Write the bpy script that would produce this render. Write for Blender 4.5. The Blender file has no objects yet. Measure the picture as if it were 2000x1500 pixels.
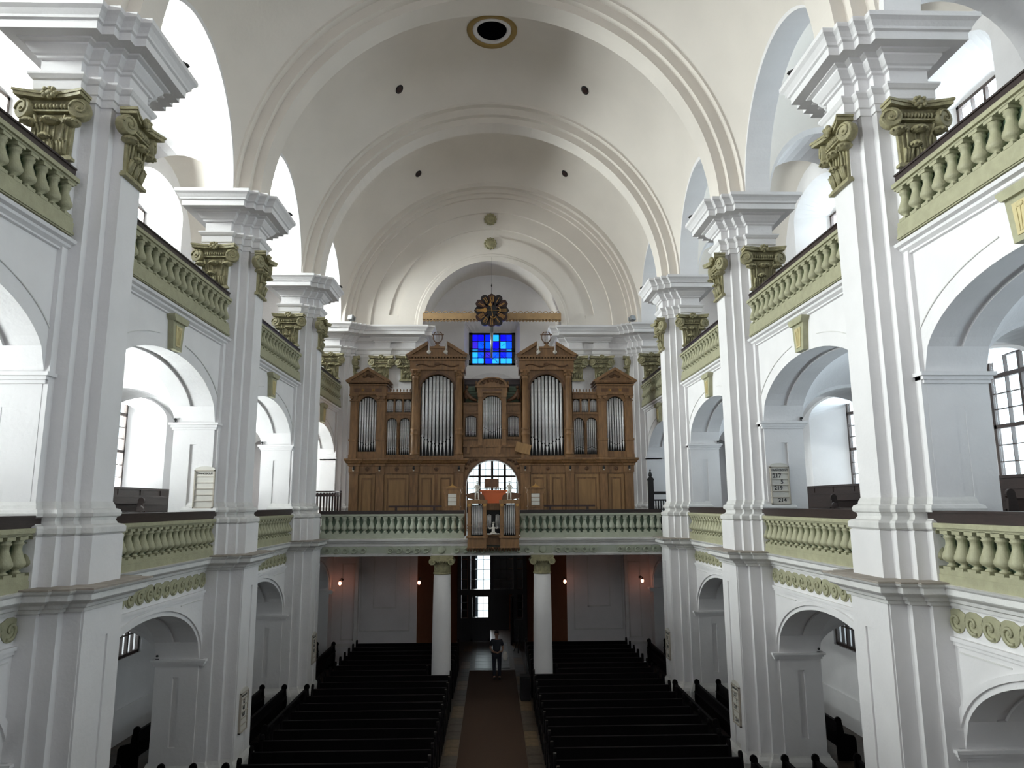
import bpy, math, random
from mathutils import Matrix, Vector
random.seed(7)
PI = math.pi
sc = bpy.context.scene
COL = sc.collection
# ------------------------------------------------------------------ camera
cam_d = bpy.data.cameras.new('camera'); cam = bpy.data.objects.new('camera', cam_d); COL.objects.link(cam)
cam_d.sensor_width = 36.0; cam_d.lens = 1387.0/2000*36; cam_d.clip_end = 300; cam_d.clip_start = 0.1
yaw, pitch, roll = math.radians(1.626), math.radians(9.608), math.radians(0.3)
fw = Vector((math.sin(yaw)*math.cos(pitch), math.cos(yaw)*math.cos(pitch), math.sin(pitch)))
rt = Vector((math.cos(yaw), -math.sin(yaw), 0)); up = rt.cross(fw)
rt2 = rt*math.cos(roll)-up*math.sin(roll); up2 = rt*math.sin(roll)+up*math.cos(roll)
cam.matrix_world = Matrix(((rt2.x, up2.x, -fw.x, 0), (rt2.y, up2.y, -fw.y, 0), (rt2.z, up2.z, -fw.z, 6.7), (0, 0, 0, 1)))
sc.camera = cam
# ------------------------------------------------------------------ view, world
sc.view_settings.view_transform = 'Standard'; sc.view_settings.look = 'None'
sc.view_settings.gamma = 1.0; sc.view_settings.use_curve_mapping = False
sc.view_settings.exposure = -0.42
sc.cycles.use_denoising = True
sc.cycles.max_bounces = 9; sc.cycles.diffuse_bounces = 6; sc.cycles.transparent_max_bounces = 12
sc.cycles.glossy_bounces = 3; sc.cycles.transmission_bounces = 4
sc.cycles.sample_clamp_indirect = 6.0
w = bpy.data.worlds.new('sky'); sc.world = w; w.use_nodes = True
bg = w.node_tree.nodes['Background']; bg.inputs[0].default_value = (0.86, 0.94, 1.0, 1); bg.inputs[1].default_value = 3.2

LIGHT_L, LIGHT_R = 84.0, 16.0          # radiance of the sky outside the windows of the two sides
def area(name, loc, rot, sx, sy, rad, col=(1, 1, 1), spread=180):
    d = bpy.data.lights.new(name, 'AREA'); d.shape = 'RECTANGLE'; d.size = sx; d.size_y = sy
    d.energy = rad*sx*sy*PI; d.color = col; d.spread = math.radians(spread)
    o = bpy.data.objects.new(name, d); o.location = loc; o.rotation_euler = rot; COL.objects.link(o)
    return o
BAYS = [1.725, 8.475, 15.225, 21.975, 28.725]
for s in (-1, 1):
    L = LIGHT_L if s < 0 else LIGHT_R
    colr = (1.0, 0.985, 0.965) if s < 0 else (0.80, 0.90, 1.0)
    for k, yc in enumerate(BAYS):
        rz = (0, s*(PI/2+.38), 0)      # turned up a little to brighten the vault and spare the low walls
        area('daylight', (s*12.45, yc, 8.6), rz, 3.3, 2.1, L*0.95, colr, 136)
        area('daylight', (s*12.2, yc, 15.95), rz, 1.35, 2.1, L*(4.4 if s < 0 else 3.4), colr, 150)
        if k >= 1: area('daylight', (s*12.0, yc, 2.95), rz, 1.2, 1.9, L*0.05, colr)
# tall windows of the chancel end behind the camera
for x in (-3.6, 3.6): area('daylight', (x, -7.4, 13.5), (PI/2+.35, 0, 0), 1.8, 6.4, 4.5, (0.86, 0.90, 1.0), 120)
area('daylight', (0, 35.9, 8.2), (-PI/2, 0, 0), 2.7, 3.9, 8.0, (0.92, 0.97, 1.0))
area('daylight', (0, 34.6, 14.3), (-PI/2, 0, 0), 2.3, 1.7, 2.6, (0.92, 0.97, 1.0))
area('daylight', (-0.45, 41.6, 2.4), (-PI/2-0.15, 0, 0), 1.4, 3.6, 7.0, (0.9, 0.96, 1.0))

# ------------------------------------------------------------------ materials
def mat(name, col, rough=0.6, metal=0.0, noise=0.0, nscale=4.0, bump=0.0, bscale=30.0, col2=None, emis=None, es=0.0, spec=0.5, stretch=None):
    m = bpy.data.materials.new(name); m.use_nodes = True; nt = m.node_tree; b = nt.nodes['Principled BSDF']
    b.inputs['Base Color'].default_value = (*col, 1); b.inputs['Roughness'].default_value = rough
    b.inputs['Metallic'].default_value = metal; b.inputs['Specular IOR Level'].default_value = spec
    if emis: b.inputs['Emission Color'].default_value = (*emis, 1); b.inputs['Emission Strength'].default_value = es
    if noise or bump:
        tc = nt.nodes.new('ShaderNodeTexCoord'); src = tc.outputs['Object']
        if stretch:
            mp = nt.nodes.new('ShaderNodeMapping'); mp.inputs['Scale'].default_value = stretch
            nt.links.new(src, mp.inputs[0]); src = mp.outputs[0]
    if noise:
        n = nt.nodes.new('ShaderNodeTexNoise'); n.inputs['Scale'].default_value = nscale; n.inputs['Detail'].default_value = 5
        nt.links.new(src, n.inputs['Vector'])
        r = nt.nodes.new('ShaderNodeMix'); r.data_type = 'RGBA'
        c2 = col2 or tuple(c*(1-noise) for c in col)
        r.inputs[6].default_value = (*c2, 1); r.inputs[7].default_value = (*col, 1)
        mr = nt.nodes.new('ShaderNodeMapRange'); mr.inputs[1].default_value = 0.35; mr.inputs[2].default_value = 0.65
        nt.links.new(n.outputs[0], mr.inputs[0]); nt.links.new(mr.outputs[0], r.inputs[0])
        nt.links.new(r.outputs[2], b.inputs['Base Color'])
    if bump:
        n2 = nt.nodes.new('ShaderNodeTexNoise'); n2.inputs['Scale'].default_value = bscale; n2.inputs['Detail'].default_value = 3
        nt.links.new(src, n2.inputs['Vector'])
        bp = nt.nodes.new('ShaderNodeBump'); bp.inputs['Strength'].default_value = bump; bp.inputs['Distance'].default_value = 0.02
        nt.links.new(n2.outputs[0], bp.inputs['Height']); nt.links.new(bp.outputs[0], b.inputs['Normal'])
    return m
def glass(name, tint, gloss=0.08):
    m = bpy.data.materials.new(name); m.use_nodes = True; nt = m.node_tree; nt.nodes.clear()
    o = nt.nodes.new('ShaderNodeOutputMaterial'); t = nt.nodes.new('ShaderNodeBsdfTransparent'); t.inputs[0].default_value = (*tint, 1)
    g = nt.nodes.new('ShaderNodeBsdfGlossy'); g.inputs['Roughness'].default_value = 0.15; g.inputs[0].default_value = (.8, .8, .8, 1)
    mx = nt.nodes.new('ShaderNodeMixShader'); mx.inputs[0].default_value = gloss
    nt.links.new(t.outputs[0], mx.inputs[1]); nt.links.new(g.outputs[0], mx.inputs[2]); nt.links.new(mx.outputs[0], o.inputs[0])
    return m
M = {}
M['white'] = mat('white limewash plaster', (0.76, 0.745, 0.75), 0.75, noise=0.05, nscale=1.5, bump=0.25, bscale=14)
M['vault'] = mat('vault plaster', (0.74, 0.69, 0.63), 0.85, noise=0.05, nscale=0.8, bump=0.15, bscale=10)
M['grime'] = mat('cornice plaster', (0.70, 0.69, 0.675), 0.75, noise=0.12, nscale=2.5, bump=0.3, bscale=20)
M['dust'] = mat('dusty taupe ledge', (0.36, 0.32, 0.28), 0.9, noise=0.25, nscale=4)
M['olive'] = mat('olive green paint', (0.37, 0.36, 0.235), 0.6, noise=0.15, nscale=6, bump=0.3, bscale=40)
M['capital'] = mat('olive gold paint', (0.34, 0.31, 0.175), 0.6, noise=0.35, nscale=9, bump=0.5, bscale=30)
M['cream'] = mat('cream ochre paint', (0.56, 0.48, 0.26), 0.6, noise=0.1)
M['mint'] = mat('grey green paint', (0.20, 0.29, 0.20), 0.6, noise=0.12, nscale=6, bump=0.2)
M['sage'] = mat('sage grey paint', (0.40, 0.43, 0.34), 0.6, noise=0.12, nscale=6, bump=0.2)
M['band'] = mat('pale sage paint', (0.42, 0.45, 0.38), 0.7, noise=0.1, nscale=5)
M['darkwood'] = mat('very dark brown wood', (0.030, 0.018, 0.016), 0.42, noise=0.4, nscale=8, stretch=(1, 1, 6))
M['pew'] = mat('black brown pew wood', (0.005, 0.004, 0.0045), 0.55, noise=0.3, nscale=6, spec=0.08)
M['pewedge'] = mat('pew edge glint', (0.11, 0.10, 0.09), 0.25)  # paler tone that paints the glints on the aisle-side pew ends
M['frame'] = mat('dark window frame', (0.035, 0.022, 0.018), 0.5)
M['organ'] = mat('golden brown oak', (0.245, 0.128, 0.050), 0.5, noise=0.35, nscale=5, stretch=(3, 3, 0.5), bump=0.1)
M['organd'] = mat('dark oak', (0.125, 0.055, 0.021), 0.5, noise=0.4, nscale=6)
M['organl'] = mat('light oak panel', (0.30, 0.170, 0.066), 0.5, noise=0.25, nscale=3, stretch=(4, 4, 0.4))
M['gilt'] = mat('dull gilt', (0.40, 0.22, 0.06), 0.4, metal=0.4)
M['tin'] = mat('tin pipe metal', (0.90, 0.91, 0.93), 0.40, metal=0.2, noise=0.15, nscale=12)
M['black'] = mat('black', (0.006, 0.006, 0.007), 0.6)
M['blackgloss'] = mat('black lacquer', (0.012, 0.010, 0.012), 0.3)
M['maroon'] = mat('maroon lacquer', (0.030, 0.010, 0.008), 0.4)
M['stat'] = mat('ivory painted wood', (0.62, 0.58, 0.52), 0.5, noise=0.15, nscale=20)
M['beam'] = mat('ochre painted board', (0.42, 0.27, 0.13), 0.6, noise=0.15, nscale=5)
M['orange'] = mat('orange varnished wood', (0.50, 0.10, 0.02), 0.4)
M['paper'] = mat('white slats', (0.62, 0.60, 0.55), 0.6, noise=0.08)
M['boardframe'] = mat('grey beige board frame', (0.42, 0.38, 0.32), 0.6)
M['ink'] = mat('black ink', (0.01, 0.01, 0.012), 0.7)
M['stone'] = mat('brown floor stone', (0.10, 0.075, 0.055), 0.45, noise=0.45, nscale=5, bump=0.1)
M['stoney'] = mat('ochre floor stone', (0.19, 0.13, 0.07), 0.45, noise=0.4, nscale=5, bump=0.1)
M['stoneg'] = mat('grey floor stone', (0.15, 0.15, 0.145), 0.4, noise=0.3, nscale=4, bump=0.1)
M['carpet'] = mat('dark brown carpet', (0.050, 0.023, 0.010), 0.95, noise=0.25, nscale=40, bump=0.4, bscale=200)
M['orangewall'] = mat('terracotta painted wall', (0.28, 0.11, 0.055), 0.8, noise=0.1)
M['skin'] = mat('skin', (0.30, 0.17, 0.12), 0.55)
M['shirt'] = mat('dark navy cloth', (0.012, 0.014, 0.022), 0.85)
M['jeans'] = mat('dark trousers', (0.015, 0.018, 0.028), 0.85)
M['hair'] = mat('dark hair', (0.012, 0.009, 0.008), 0.6)
M['bulb'] = mat('warm lamp glass', (1, .8, .6), 0.4, emis=(1.0, 0.36, 0.22), es=9)
M['metal'] = mat('grey steel', (0.25, 0.26, 0.27), 0.4, metal=0.8)
M['glass'] = glass('clear window glass', (0.93, 0.97, 0.97))
M['glassd'] = glass('dark grey glass', (0.10, 0.11, 0.12), 0.10)  # darker tint for door sidelights, right-hand panes and the outer left column
BL = [((0.05, 0.04, 0.85), 'deep blue glass'), ((0.03, 0.10, 0.95), 'blue glass'), ((0.03, 0.26, 0.95), 'cyan glass'), ((0.12, 0.55, 0.95), 'pale cyan glass'), ((0.16, 0.10, 0.62), 'violet blue glass')]
BLUES = [glass(n, c, 0.05) for c, n in BL]

# ------------------------------------------------------------------ mesh builder
class MB:
    def __init__(s): s.v = []; s.f = []; s.sm = []
    def add(s, vs, fs, smooth=False):
        o = len(s.v); s.v += [tuple(p) for p in vs]; s.f += [tuple(i+o for i in f) for f in fs]; s.sm += [smooth]*len(fs); return s
    def box(s, x0, x1, y0, y1, z0, z1):
        return s.add([(x, y, z) for z in (z0, z1) for y in (y0, y1) for x in (x0, x1)],
                     [(0, 2, 3, 1), (4, 5, 7, 6), (0, 1, 5, 4), (2, 6, 7, 3), (0, 4, 6, 2), (1, 3, 7, 5)])
    def prism(s, pts, ax, a0, a1, smooth=False):
        n = len(pts)
        f = {'x': lambda p, a: (a, p[0], p[1]), 'y': lambda p, a: (p[0], a, p[1]), 'z': lambda p, a: (p[0], p[1], a)}[ax]
        vs = [f(p, a0) for p in pts]+[f(p, a1) for p in pts]
        o = len(s.v); s.v += vs
        s.f += [tuple(o+i for i in range(n))[::-1], tuple(o+n+i for i in range(n))]; s.sm += [False, False]
        for i in range(n): j = (i+1) % n; s.f.append((o+i, o+j, o+n+j, o+n+i)); s.sm.append(smooth)
        return s
    def lathe(s, prof, cx=0, cy=0, n=12, ax='z', c0=0, smooth=True, caps=True, a0=0.0):
        vs = []
        for r, h in prof:
            for k in range(n):
                t = 2*PI*k/n+a0; a, b = r*math.cos(t), r*math.sin(t)
                vs.append({'z': (cx+a, cy+b, c0+h), 'y': (cx+a, c0+h, cy+b), 'x': (c0+h, cx+a, cy+b)}[ax])
        fs = [(i*n+k, i*n+(k+1) % n, (i+1)*n+(k+1) % n, (i+1)*n+k) for i in range(len(prof)-1) for k in range(n)]
        o = len(s.v); s.add(vs, fs, smooth)
        if caps:
            s.f += [tuple(o+k for k in range(n))[::-1], tuple(o+(len(prof)-1)*n+k for k in range(n))]; s.sm += [False, False]
        return s
    def sph(s, c, r, n=10, m=6):
        rx, ry, rz = r if isinstance(r, tuple) else (r, r, r)
        vs = [(c[0]+rx*math.sin(PI*(i+.02)/(m+.04))*math.cos(2*PI*k/n), c[1]+ry*math.sin(PI*(i+.02)/(m+.04))*math.sin(2*PI*k/n), c[2]+rz*math.cos(PI*(i+.02)/(m+.04))) for i in range(m+1) for k in range(n)]
        return s.add(vs, [(i*n+k, (i+1)*n+k, (i+1)*n+(k+1) % n, i*n+(k+1) % n) for i in range(m) for k in range(n)], True)
    def tube(s, pts, r, n=6, taper=None):
        pts = [Vector(p) for p in pts]; N = len(pts); vs = []; u = None
        for i, p in enumerate(pts):
            t = (pts[min(i+1, N-1)]-pts[max(i-1, 0)]).normalized()
            if u is None: u = t.orthogonal().normalized()
            u = (u-t*u.dot(t)).normalized(); b = t.cross(u)
            rr = (r[i] if isinstance(r, (list, tuple)) else r)
            for k in range(n): vs.append(p+u*rr*math.cos(2*PI*k/n)+b*rr*math.sin(2*PI*k/n))
        o = len(s.v); s.add(vs, [(i*n+k, i*n+(k+1) % n, (i+1)*n+(k+1) % n, (i+1)*n+k) for i in range(N-1) for k in range(n)], True)
        s.f += [tuple(o+k for k in range(n))[::-1], tuple(o+(N-1)*n+k for k in range(n))]; s.sm += [False, False]
        return s
    def bar(s, a, b, wd, dp, upv=(0, 0, 1)):
        a, b = Vector(a), Vector(b); t = (b-a).normalized(); u = t.cross(Vector(upv))
        if u.length < 1e-4: u = t.cross(Vector((0, 1, 0)))
        u.normalize(); q = u.cross(t)
        vs = [p+u*i*wd/2+q*j*dp/2 for p in (a, b) for i, j in ((-1, -1), (1, -1), (1, 1), (-1, 1))]
        return s.add(vs, [(0, 1, 2, 3)[::-1], (4, 5, 6, 7), (0, 1, 5, 4), (1, 2, 6, 5), (2, 3, 7, 6), (3, 0, 4, 7)])
    def sweep(s, plan, prof, closed=False, side=1):
        """profile points (o, z) pushed outwards from the plan polyline; side=+1: to the right of travel"""
        n = len(plan); seg = []
        for i in range(n if closed else n-1):
            a, b = plan[i], plan[(i+1) % n]; dx, dy = b[0]-a[0], b[1]-a[1]; l = math.hypot(dx, dy) or 1
            seg.append((dy/l*side, -dx/l*side))
        mit = []
        for i in range(n):
            if closed: n1, n2 = seg[i-1], seg[i]
            else: n1, n2 = seg[max(i-1, 0)], seg[min(i, n-2)]
            k = 1+n1[0]*n2[0]+n1[1]*n2[1]; k = max(k, 0.2)
            mit.append(((n1[0]+n2[0])/k, (n1[1]+n2[1])/k))
        vs = [(plan[i][0]+mit[i][0]*o, plan[i][1]+mit[i][1]*o, z) for i in range(n) for o, z in prof]
        m = len(prof); fs = []
        for i in range(n if closed else n-1):
            j = (i+1) % n
            for k in range(m-1): fs.append((i*m+k, i*m+k+1, j*m+k+1, j*m+k))
        o = len(s.v); s.add(vs, fs)
        if not closed:
            s.f += [tuple(o+k for k in range(m)), tuple(o+(n-1)*m+k for k in range(m))[::-1]]; s.sm += [False]*2
        else:
            s.f.append(tuple(o+i*m+m-1 for i in range(n))); s.sm.append(False)
            s.f.append(tuple(o+i*m for i in range(n))[::-1]); s.sm.append(False)
        return s
    def xf(s, fn): s.v = [tuple(fn(*p)) for p in s.v]; return s
    def join(s, o): return s.add(o.v, o.f) if False else (s.v.__len__(), s._j(o))[1]
    def _j(s, o):
        k = len(s.v); s.v += o.v; s.f += [tuple(i+k for i in f) for f in o.f]; s.sm += o.sm; return s
    def mesh(s, name, m):
        me = bpy.data.meshes.new(name); me.from_pydata(s.v, [], s.f)
        me.polygons.foreach_set('use_smooth', s.sm); me.materials.append(M[m] if isinstance(m, str) else m)
        me.update(); return me
    def build(s, name, m, parent=None, loc=None):
        o = bpy.data.objects.new(name, s.mesh(name, m)); COL.objects.link(o)
        if parent: o.parent = parent
        if loc: o.location = loc
        return o
def fixn(o):
    import bmesh
    b = bmesh.new(); b.from_mesh(o.data); bmesh.ops.recalc_face_normals(b, faces=b.faces); b.to_mesh(o.data); b.free(); return o
def empty(name, loc=(0, 0, 0), rz=0.0, **k):
    o = bpy.data.objects.new(name, None); COL.objects.link(o); o.location = loc; o.rotation_euler = (0, 0, rz)
    o.empty_display_size = 0.1
    return tag(o, **k)
def tag(o, label=None, cat=None, group=None, kind=None):
    if label: o['label'] = label
    if cat: o['category'] = cat
    if group: o['group'] = group
    if kind: o['kind'] = kind
    return o
def structure(o): return tag(o, kind='structure')
KIDS = {}
def children(o): return [c for c in COL.objects if c.parent == o]
def put(mesh, name, parent, loc=(0, 0, 0), rot=(0, 0, 0), scale=(1, 1, 1)):
    o = bpy.data.objects.new(name, mesh); COL.objects.link(o); o.parent = parent
    o.location = loc; o.rotation_euler = rot; o.scale = scale
    return o
def copy_tree(o, kids, parent=None):
    c = o.copy(); COL.objects.link(c); c.parent = parent
    for ch in kids.get(o.name, []): copy_tree(ch, kids, c)
    return c
def kidmap():
    d = {}
    for o in COL.objects:
        if o.parent: d.setdefault(o.parent.name, []).append(o)
    return d

def arch_pts(a, zs, b, zb, uc=0, n=20, rec=None):
    """points (u, z, flag) of an opening: jambs and arch; rec = recessed ranges (z0, z1, th0)"""
    P = []
    def jamb(sg):
        q = [(sg*a, zb, 0)]
        if rec and rec[0] > zb: q += [(sg*a, rec[0], 0), (sg*a, rec[0]+.001, 1), (sg*a, rec[1], 1), (sg*a, rec[1]+.001, 0)]
        return q+[(sg*a, zs-0.002, 0)]
    P += jamb(-1)
    t0 = rec[2] if rec else 0
    ths = [PI]
    if rec: ths += [PI-t0, PI-t0-.001]
    ths += [PI-t0-(PI-2*t0)*i/n for i in range(1, n)]
    if rec: ths += [t0+.001, t0]
    ths += [0]
    for t in ths:
        P.append((a*math.cos(t), zs+b*math.sin(t), 1 if rec and t0 < t < PI-t0 else 0))
    P += jamb(1)[::-1]
    return [(u+uc, z, f) for u, z, f in P]
def arch_wall(mb, fm, u0, u1, zt, a, zs, b, zb, uc, d0, d1, n=20, rec=None, back=None, strips=None, backface=True):
    """wall panel with an arched opening. fm(u, d, z) -> xyz. back=(a, zs, b, zb) for a splayed reveal"""
    F = arch_pts(a, zs, b, zb, uc, n, rec)
    B = arch_pts(*(back or (a, zs, b, zb)), uc, n, rec) if not back else arch_pts(back[0], back[1], back[2], back[3], uc, n, rec)
    def outer(P, zs):
        O = []
        nP = len(P); mid = None
        for i, (u, z, f) in enumerate(P):
            if z < zs: O.append((u0 if u < uc else u1, z)); continue
            du, dz = u-uc, z-zs; 
            L = (uc-u0) if du < 0 else (u1-uc); H = zt-zs
            th = math.atan2(dz*a/b if b else 0, du)
            c, s_ = math.cos(th), math.sin(th)
            k = min(L/abs(c) if abs(c) > 1e-6 else 1e9, H/s_ if s_ > 1e-6 else 1e9)
            O.append((uc+c*k, zs+s_*k))
        # snap nearest to corners
        for cu in (u0, u1):
            j = min(range(nP), key=lambda i: (O[i][0]-cu)**2+(O[i][1]-zt)**2); O[j] = (cu, zt)
        return O
    for P, zz, d in ((F, zs, d0), ((B, back[1] if back else zs, d1) if backface else (None, 0, 0))):
        if P is None: continue
        O = outer(P, zz); k = len(P)
        vs = [fm(u, d, z) for u, z, f in P]+[fm(u, d, z) for u, z in O]
        mb.add(vs, [(i, i+1, k+i+1, k+i) for i in range(k-1)])
    st = strips or [0, 1]
    ks = len(F); rows = []
    for t, fl in ([(0, 0), (1, 0)] if not rec else [(0, 0), (.42, 0), (.425, 1), (.575, 1), (.58, 0), (1, 0)]):
        row = []
        for (u, z, f), (ub, zb_, fb) in zip(F, B):
            e = 0.05*fl*f; uu = u+(ub-u)*t; z2 = z+(zb_-z)*t
            du, dz = uu-uc, max(0, z2-zs); l = math.hypot(du, dz) or 1
            row.append(fm(uu+du/l*e, d0+(d1-d0)*t, z2+dz/l*e))
        rows.append(row)
    vs = [p for r in rows for p in r]
    mb.add(vs, [(j*ks+i, (j+1)*ks+i, (j+1)*ks+i+1, j*ks+i+1) for j in range(len(rows)-1) for i in range(ks-1)], False)
    if zb > 0.01 and back is not None or (back is None and False):
        mb.add([fm(F[0][0], d0, zb), fm(F[-1][0], d0, zb), fm(B[-1][0], d1, back[3]), fm(B[0][0], d1, back[3])], [(0, 1, 2, 3)])
def ringband(mb, fm, prof, zc, th0=0, th1=PI, n=32, uc=0, base=None, ky=1.0):
    """sweep a radial profile (r, d) along a semicircle; base: extend straight down to that height"""
    ths = [th0+(th1-th0)*i/n for i in range(n+1)]; rows = []
    if base is not None: rows.append([fm(uc+r, d, base) for r, d in prof])
    rows += [[fm(uc+r*math.cos(t), d, zc+r*ky*math.sin(t)) for r, d in prof] for t in ths]
    if base is not None: rows.append([fm(uc-r, d, base) for r, d in prof])
    m = len(prof); vs = [p for r in rows for p in r]
    mb.add(vs, [(i*m+k, i*m+k+1, (i+1)*m+k+1, (i+1)*m+k) for i in range(len(rows)-1) for k in range(m-1)], False)

SIDES = ((-1, 'left'), (1, 'right'))
def side_loc(s, yc): return dict(loc=(0, yc, 0), rz=(0 if s > 0 else PI))
BAYNAME = {8.475: 'closest to the chancel', 15.225: 'between the first and second pillars in view', 21.975: 'between the second and third pillars in view', 28.725: 'beside the organ gallery'}

# ================================================================== THE SETTING
# ------------------------------------------------------------------ pillars
UP = [(6.25, -.32), (6.25, .32), (6.43, .32), (6.43, .47), (6.62, .47), (6.62, .62), (6.82, .62), (6.82, .77), (7.48, .77), (7.48, -.77), (6.82, -.77), (6.82, -.62), (6.62, -.62), (6.62, -.47), (6.43, -.47), (6.43, -.32)]
LP = [(6.10, -.58), (6.10, .58), (6.36, .58), (6.36, .72), (6.62, .72), (6.62, .81), (7.0, .81), (7.0, -.81), (6.62, -.81), (6.62, -.72), (6.36, -.72), (6.36, -.58)]
UP = UP[::-1]; LP = LP[::-1]      # travel so that the outside is on the right-hand side
def orient(plan):
    A = sum(plan[i][0]*plan[(i+1) % len(plan)][1]-plan[(i+1) % len(plan)][0]*plan[i][1] for i in range(len(plan)))
    return plan if A > 0 else plan[::-1]
UP, LP = orient(UP), orient(LP)   # counter-clockwise: outside to the right
ENT = [(0, 13.33), (.03, 13.33), (.03, 13.45), (.06, 13.465), (.06, 13.62), (.09, 13.64), (.13, 13.70), (.13, 13.735), (0.0, 13.75), (0, 14.02), (.05, 14.03), (.06, 14.07), (.10, 14.09), (.16, 14.17), (.18, 14.20), (.18, 14.235), (.26, 14.26), (.27, 14.285), (.46, 14.29), (.46, 14.43), (.50, 14.45), (.51, 14.49), (.56, 14.57), (.61, 14.62), (.61, 14.70), (0, 14.74)]
BASE = [(.14, 6.27), (.17, 6.30), (.17, 6.38), (.14, 6.41), (.08, 6.43), (.05, 6.48), (.06, 6.53), (.10, 6.55), (.11, 6.60), (.09, 6.65), (.04, 6.67), (.03, 6.72), (0, 6.78)]
GC = [(0.0, 5.16), (.05, 5.17), (.06, 5.22), (.10, 5.24), (.12, 5.29), (.20, 5.34), (.22, 5.36), (.22, 5.44), (.26, 5.47), (.28, 5.50), (0, 5.52)]
def capital_meshes():
    b = MB()
    b.box(-.40, .40, 0, .11, 12.20, 12.25); b.box(-.36, .36, 0, .08, 12.25, 12.29)
    b.prism([(-.33, 12.29), (.33, 12.29), (.36, 13.0), (-.36, 13.0)], 'y', 0, .06)
    for i, u in enumerate((-.27, -.16, -.05, .05, .16, .27)):
        b.box(u-.012, u+.012, .05, .085, 12.29, 12.95)
    for u in (-.21, 0.0, .21):                         # acanthus leaves, curling outwards
        for k in (-1, 0, 1):
            x = u+k*.045
            b.tube([(x, .07, 12.30), (x+k*.01, .10, 12.42), (x+k*.02, .13, 12.52+.03*(k == 0)), (x+k*.03, .15, 12.50)], [.028, .03, .03, .012], 5)
    for u, z, r in ((-.36, 12.84, .13), (.36, 12.84, .13), (0, 12.86, .14), (.07, 12.60, .09)):   # leaf lips
        b.lathe([(r*.35, -.06), (r*.8, -.035), (r*1.05, .0), (r*.95, .04), (r*.4, .055)], u, .10, 9, 'z', z)
        for k in range(5):
            t = PI*(k+.5)/5; b.sph((u+r*1.02*math.cos(t), .10+r*1.02*math.sin(t), z-.012), (.03, .03, .022), 6, 4)
    for u in (-.20, .20):
        b.tube([(u, .07, 12.45), (u*1.0, .10, 12.7), (u*1.3, .15, 12.95)], [.018, .02, .02], 5)
    n = 9                                              # egg moulding
    b.box(-.30, .30, 0, .14, 13.02, 13.05)
    for k in range(n): b.sph((-.24+.48*k/(n-1), .13, 13.10), (.028, .05, .05), 6, 5)
    top = [(-.56+1.12*i/12, .10+.13*(abs(i-6)/6.0)**1.6+.06) for i in range(13)]
    b.prism([(-.56, 0)]+top+[(.56, 0)], 'z', 13.24, 13.30); 
    b.prism([(-.585, 0)]+[(u*1.045, v+.02) for u, v in top]+[(.585, 0)], 'z', 13.30, 13.345)
    b.prism([(-.42, 13.05), (.42, 13.05), (.52, 13.25), (-.52, 13.25)], 'y', 0, .09)
    v = MB()                                           # volute: drum and spiral
    v.lathe([(.165, 0), (.175, .03), (.175, .15), (.16, .17)], 0, 0, 18, 'y', 0)
    sp = [((.15-.0115*k)*math.cos(k*.62), .175, (.15-.0115*k)*math.sin(k*.62)) for k in range(13)]
    v.tube(sp, [.022]*10+[.02, .018, .015], 5); v.sph((0, .18, 0), .022, 6, 4)
    fl = MB(); fl.sph((0, .0, 0), (.09, .08, .07), 8, 5)
    for k in range(8):
        t = 2*PI*k/8; fl.sph((.10*math.cos(t), .02+.02*(k % 2), .075*math.sin(t)), (.045, .05, .04), 6, 4)
    return b.mesh('capital', 'capital'), v.mesh('volute', 'capital'), fl.mesh('rosette', 'capital')
CAPM = capital_meshes()
def capital(parent, loc, rz, sx=1.0, dz=0.0):
    """capital whose face looks along local +y"""
    c = put(CAPM[0], 'capital', parent, (loc[0], loc[1], dz), (0, 0, rz), (sx, 1, 1))
    for u in (-1, 1): put(CAPM[1], 'volute', c, (u*.43, 0.0, 13.07), (0, 0, -u*.35))
    put(CAPM[2], 'rosette', c, (0, .19, 13.30))
    return c
def make_pillar():
    r = empty('pillar')
    b = MB(); b.sweep(UP, [(0, 6.7), (0, 13.40)], True); b.build('upper_shaft', 'white', r)
    b = MB(); b.sweep(UP, [(.15, 5.40), (.15, 6.25), (.12, 6.27), (0, 6.28)], True); b.build('pedestal', 'white', r)
    b = MB(); b.sweep(UP, BASE, True); b.build('base_moulding', 'grime', r)
    b = MB(); b.sweep(UP, ENT, True); b.build('entablature', 'white', r)
    b = MB(); b.sweep(LP, [(0, 0.0), (0, 5.2)], True)
    for z0, z1 in ((.6, 4.72),):                        # frame standing proud around the sunk panel of the nave face
        for y0, y1 in ((-.56, -.17), (.17, .56)): b.box(6.07, 6.12, y0, y1, z0, z1)
        b.box(6.07, 6.12, -.56, .56, z1, 5.16); b.box(6.07, 6.12, -.56, .56, .5, z0)
    b.build('lower_shaft', 'white', r)
    LPB = [((7.95 if abs(x-7.0) < .01 else x), (math.copysign(.84, y) if abs(abs(y)-.81) < .01 else y)) for x, y in LP]
    b = MB(); b.sweep(LPB, [(0.06, -.02), (.12, -.02), (.12, .62), (.09, .70), (.03, .78), (0, .86)], True); b.build('plinth', 'grime', r)
    b = MB(); b.sweep(LP, [(o*1.25, z) for o, z in GC], True); b.build('gallery_cornice', 'grime', r)
    b = MB(); b.sweep(LP, [(.33, 5.505), (.335, 5.53), (0, 5.535)], True); b.build('ledge', 'dust', r)
    capital(r, (6.27, 0), PI/2, .90)                   # looks to the nave (-x)
    capital(r, (7.15, -.77), PI, .95); capital(r, (7.15, .77), 0, .95)
    return r
pil0 = make_pillar(); KM = kidmap(); used = False
ORD = {5.1: 'beside the camera', 11.85: 'first in view', 18.6: 'second in view', 25.35: 'third in view, at the gallery end', 32.1: 'at the organ wall'}
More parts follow.
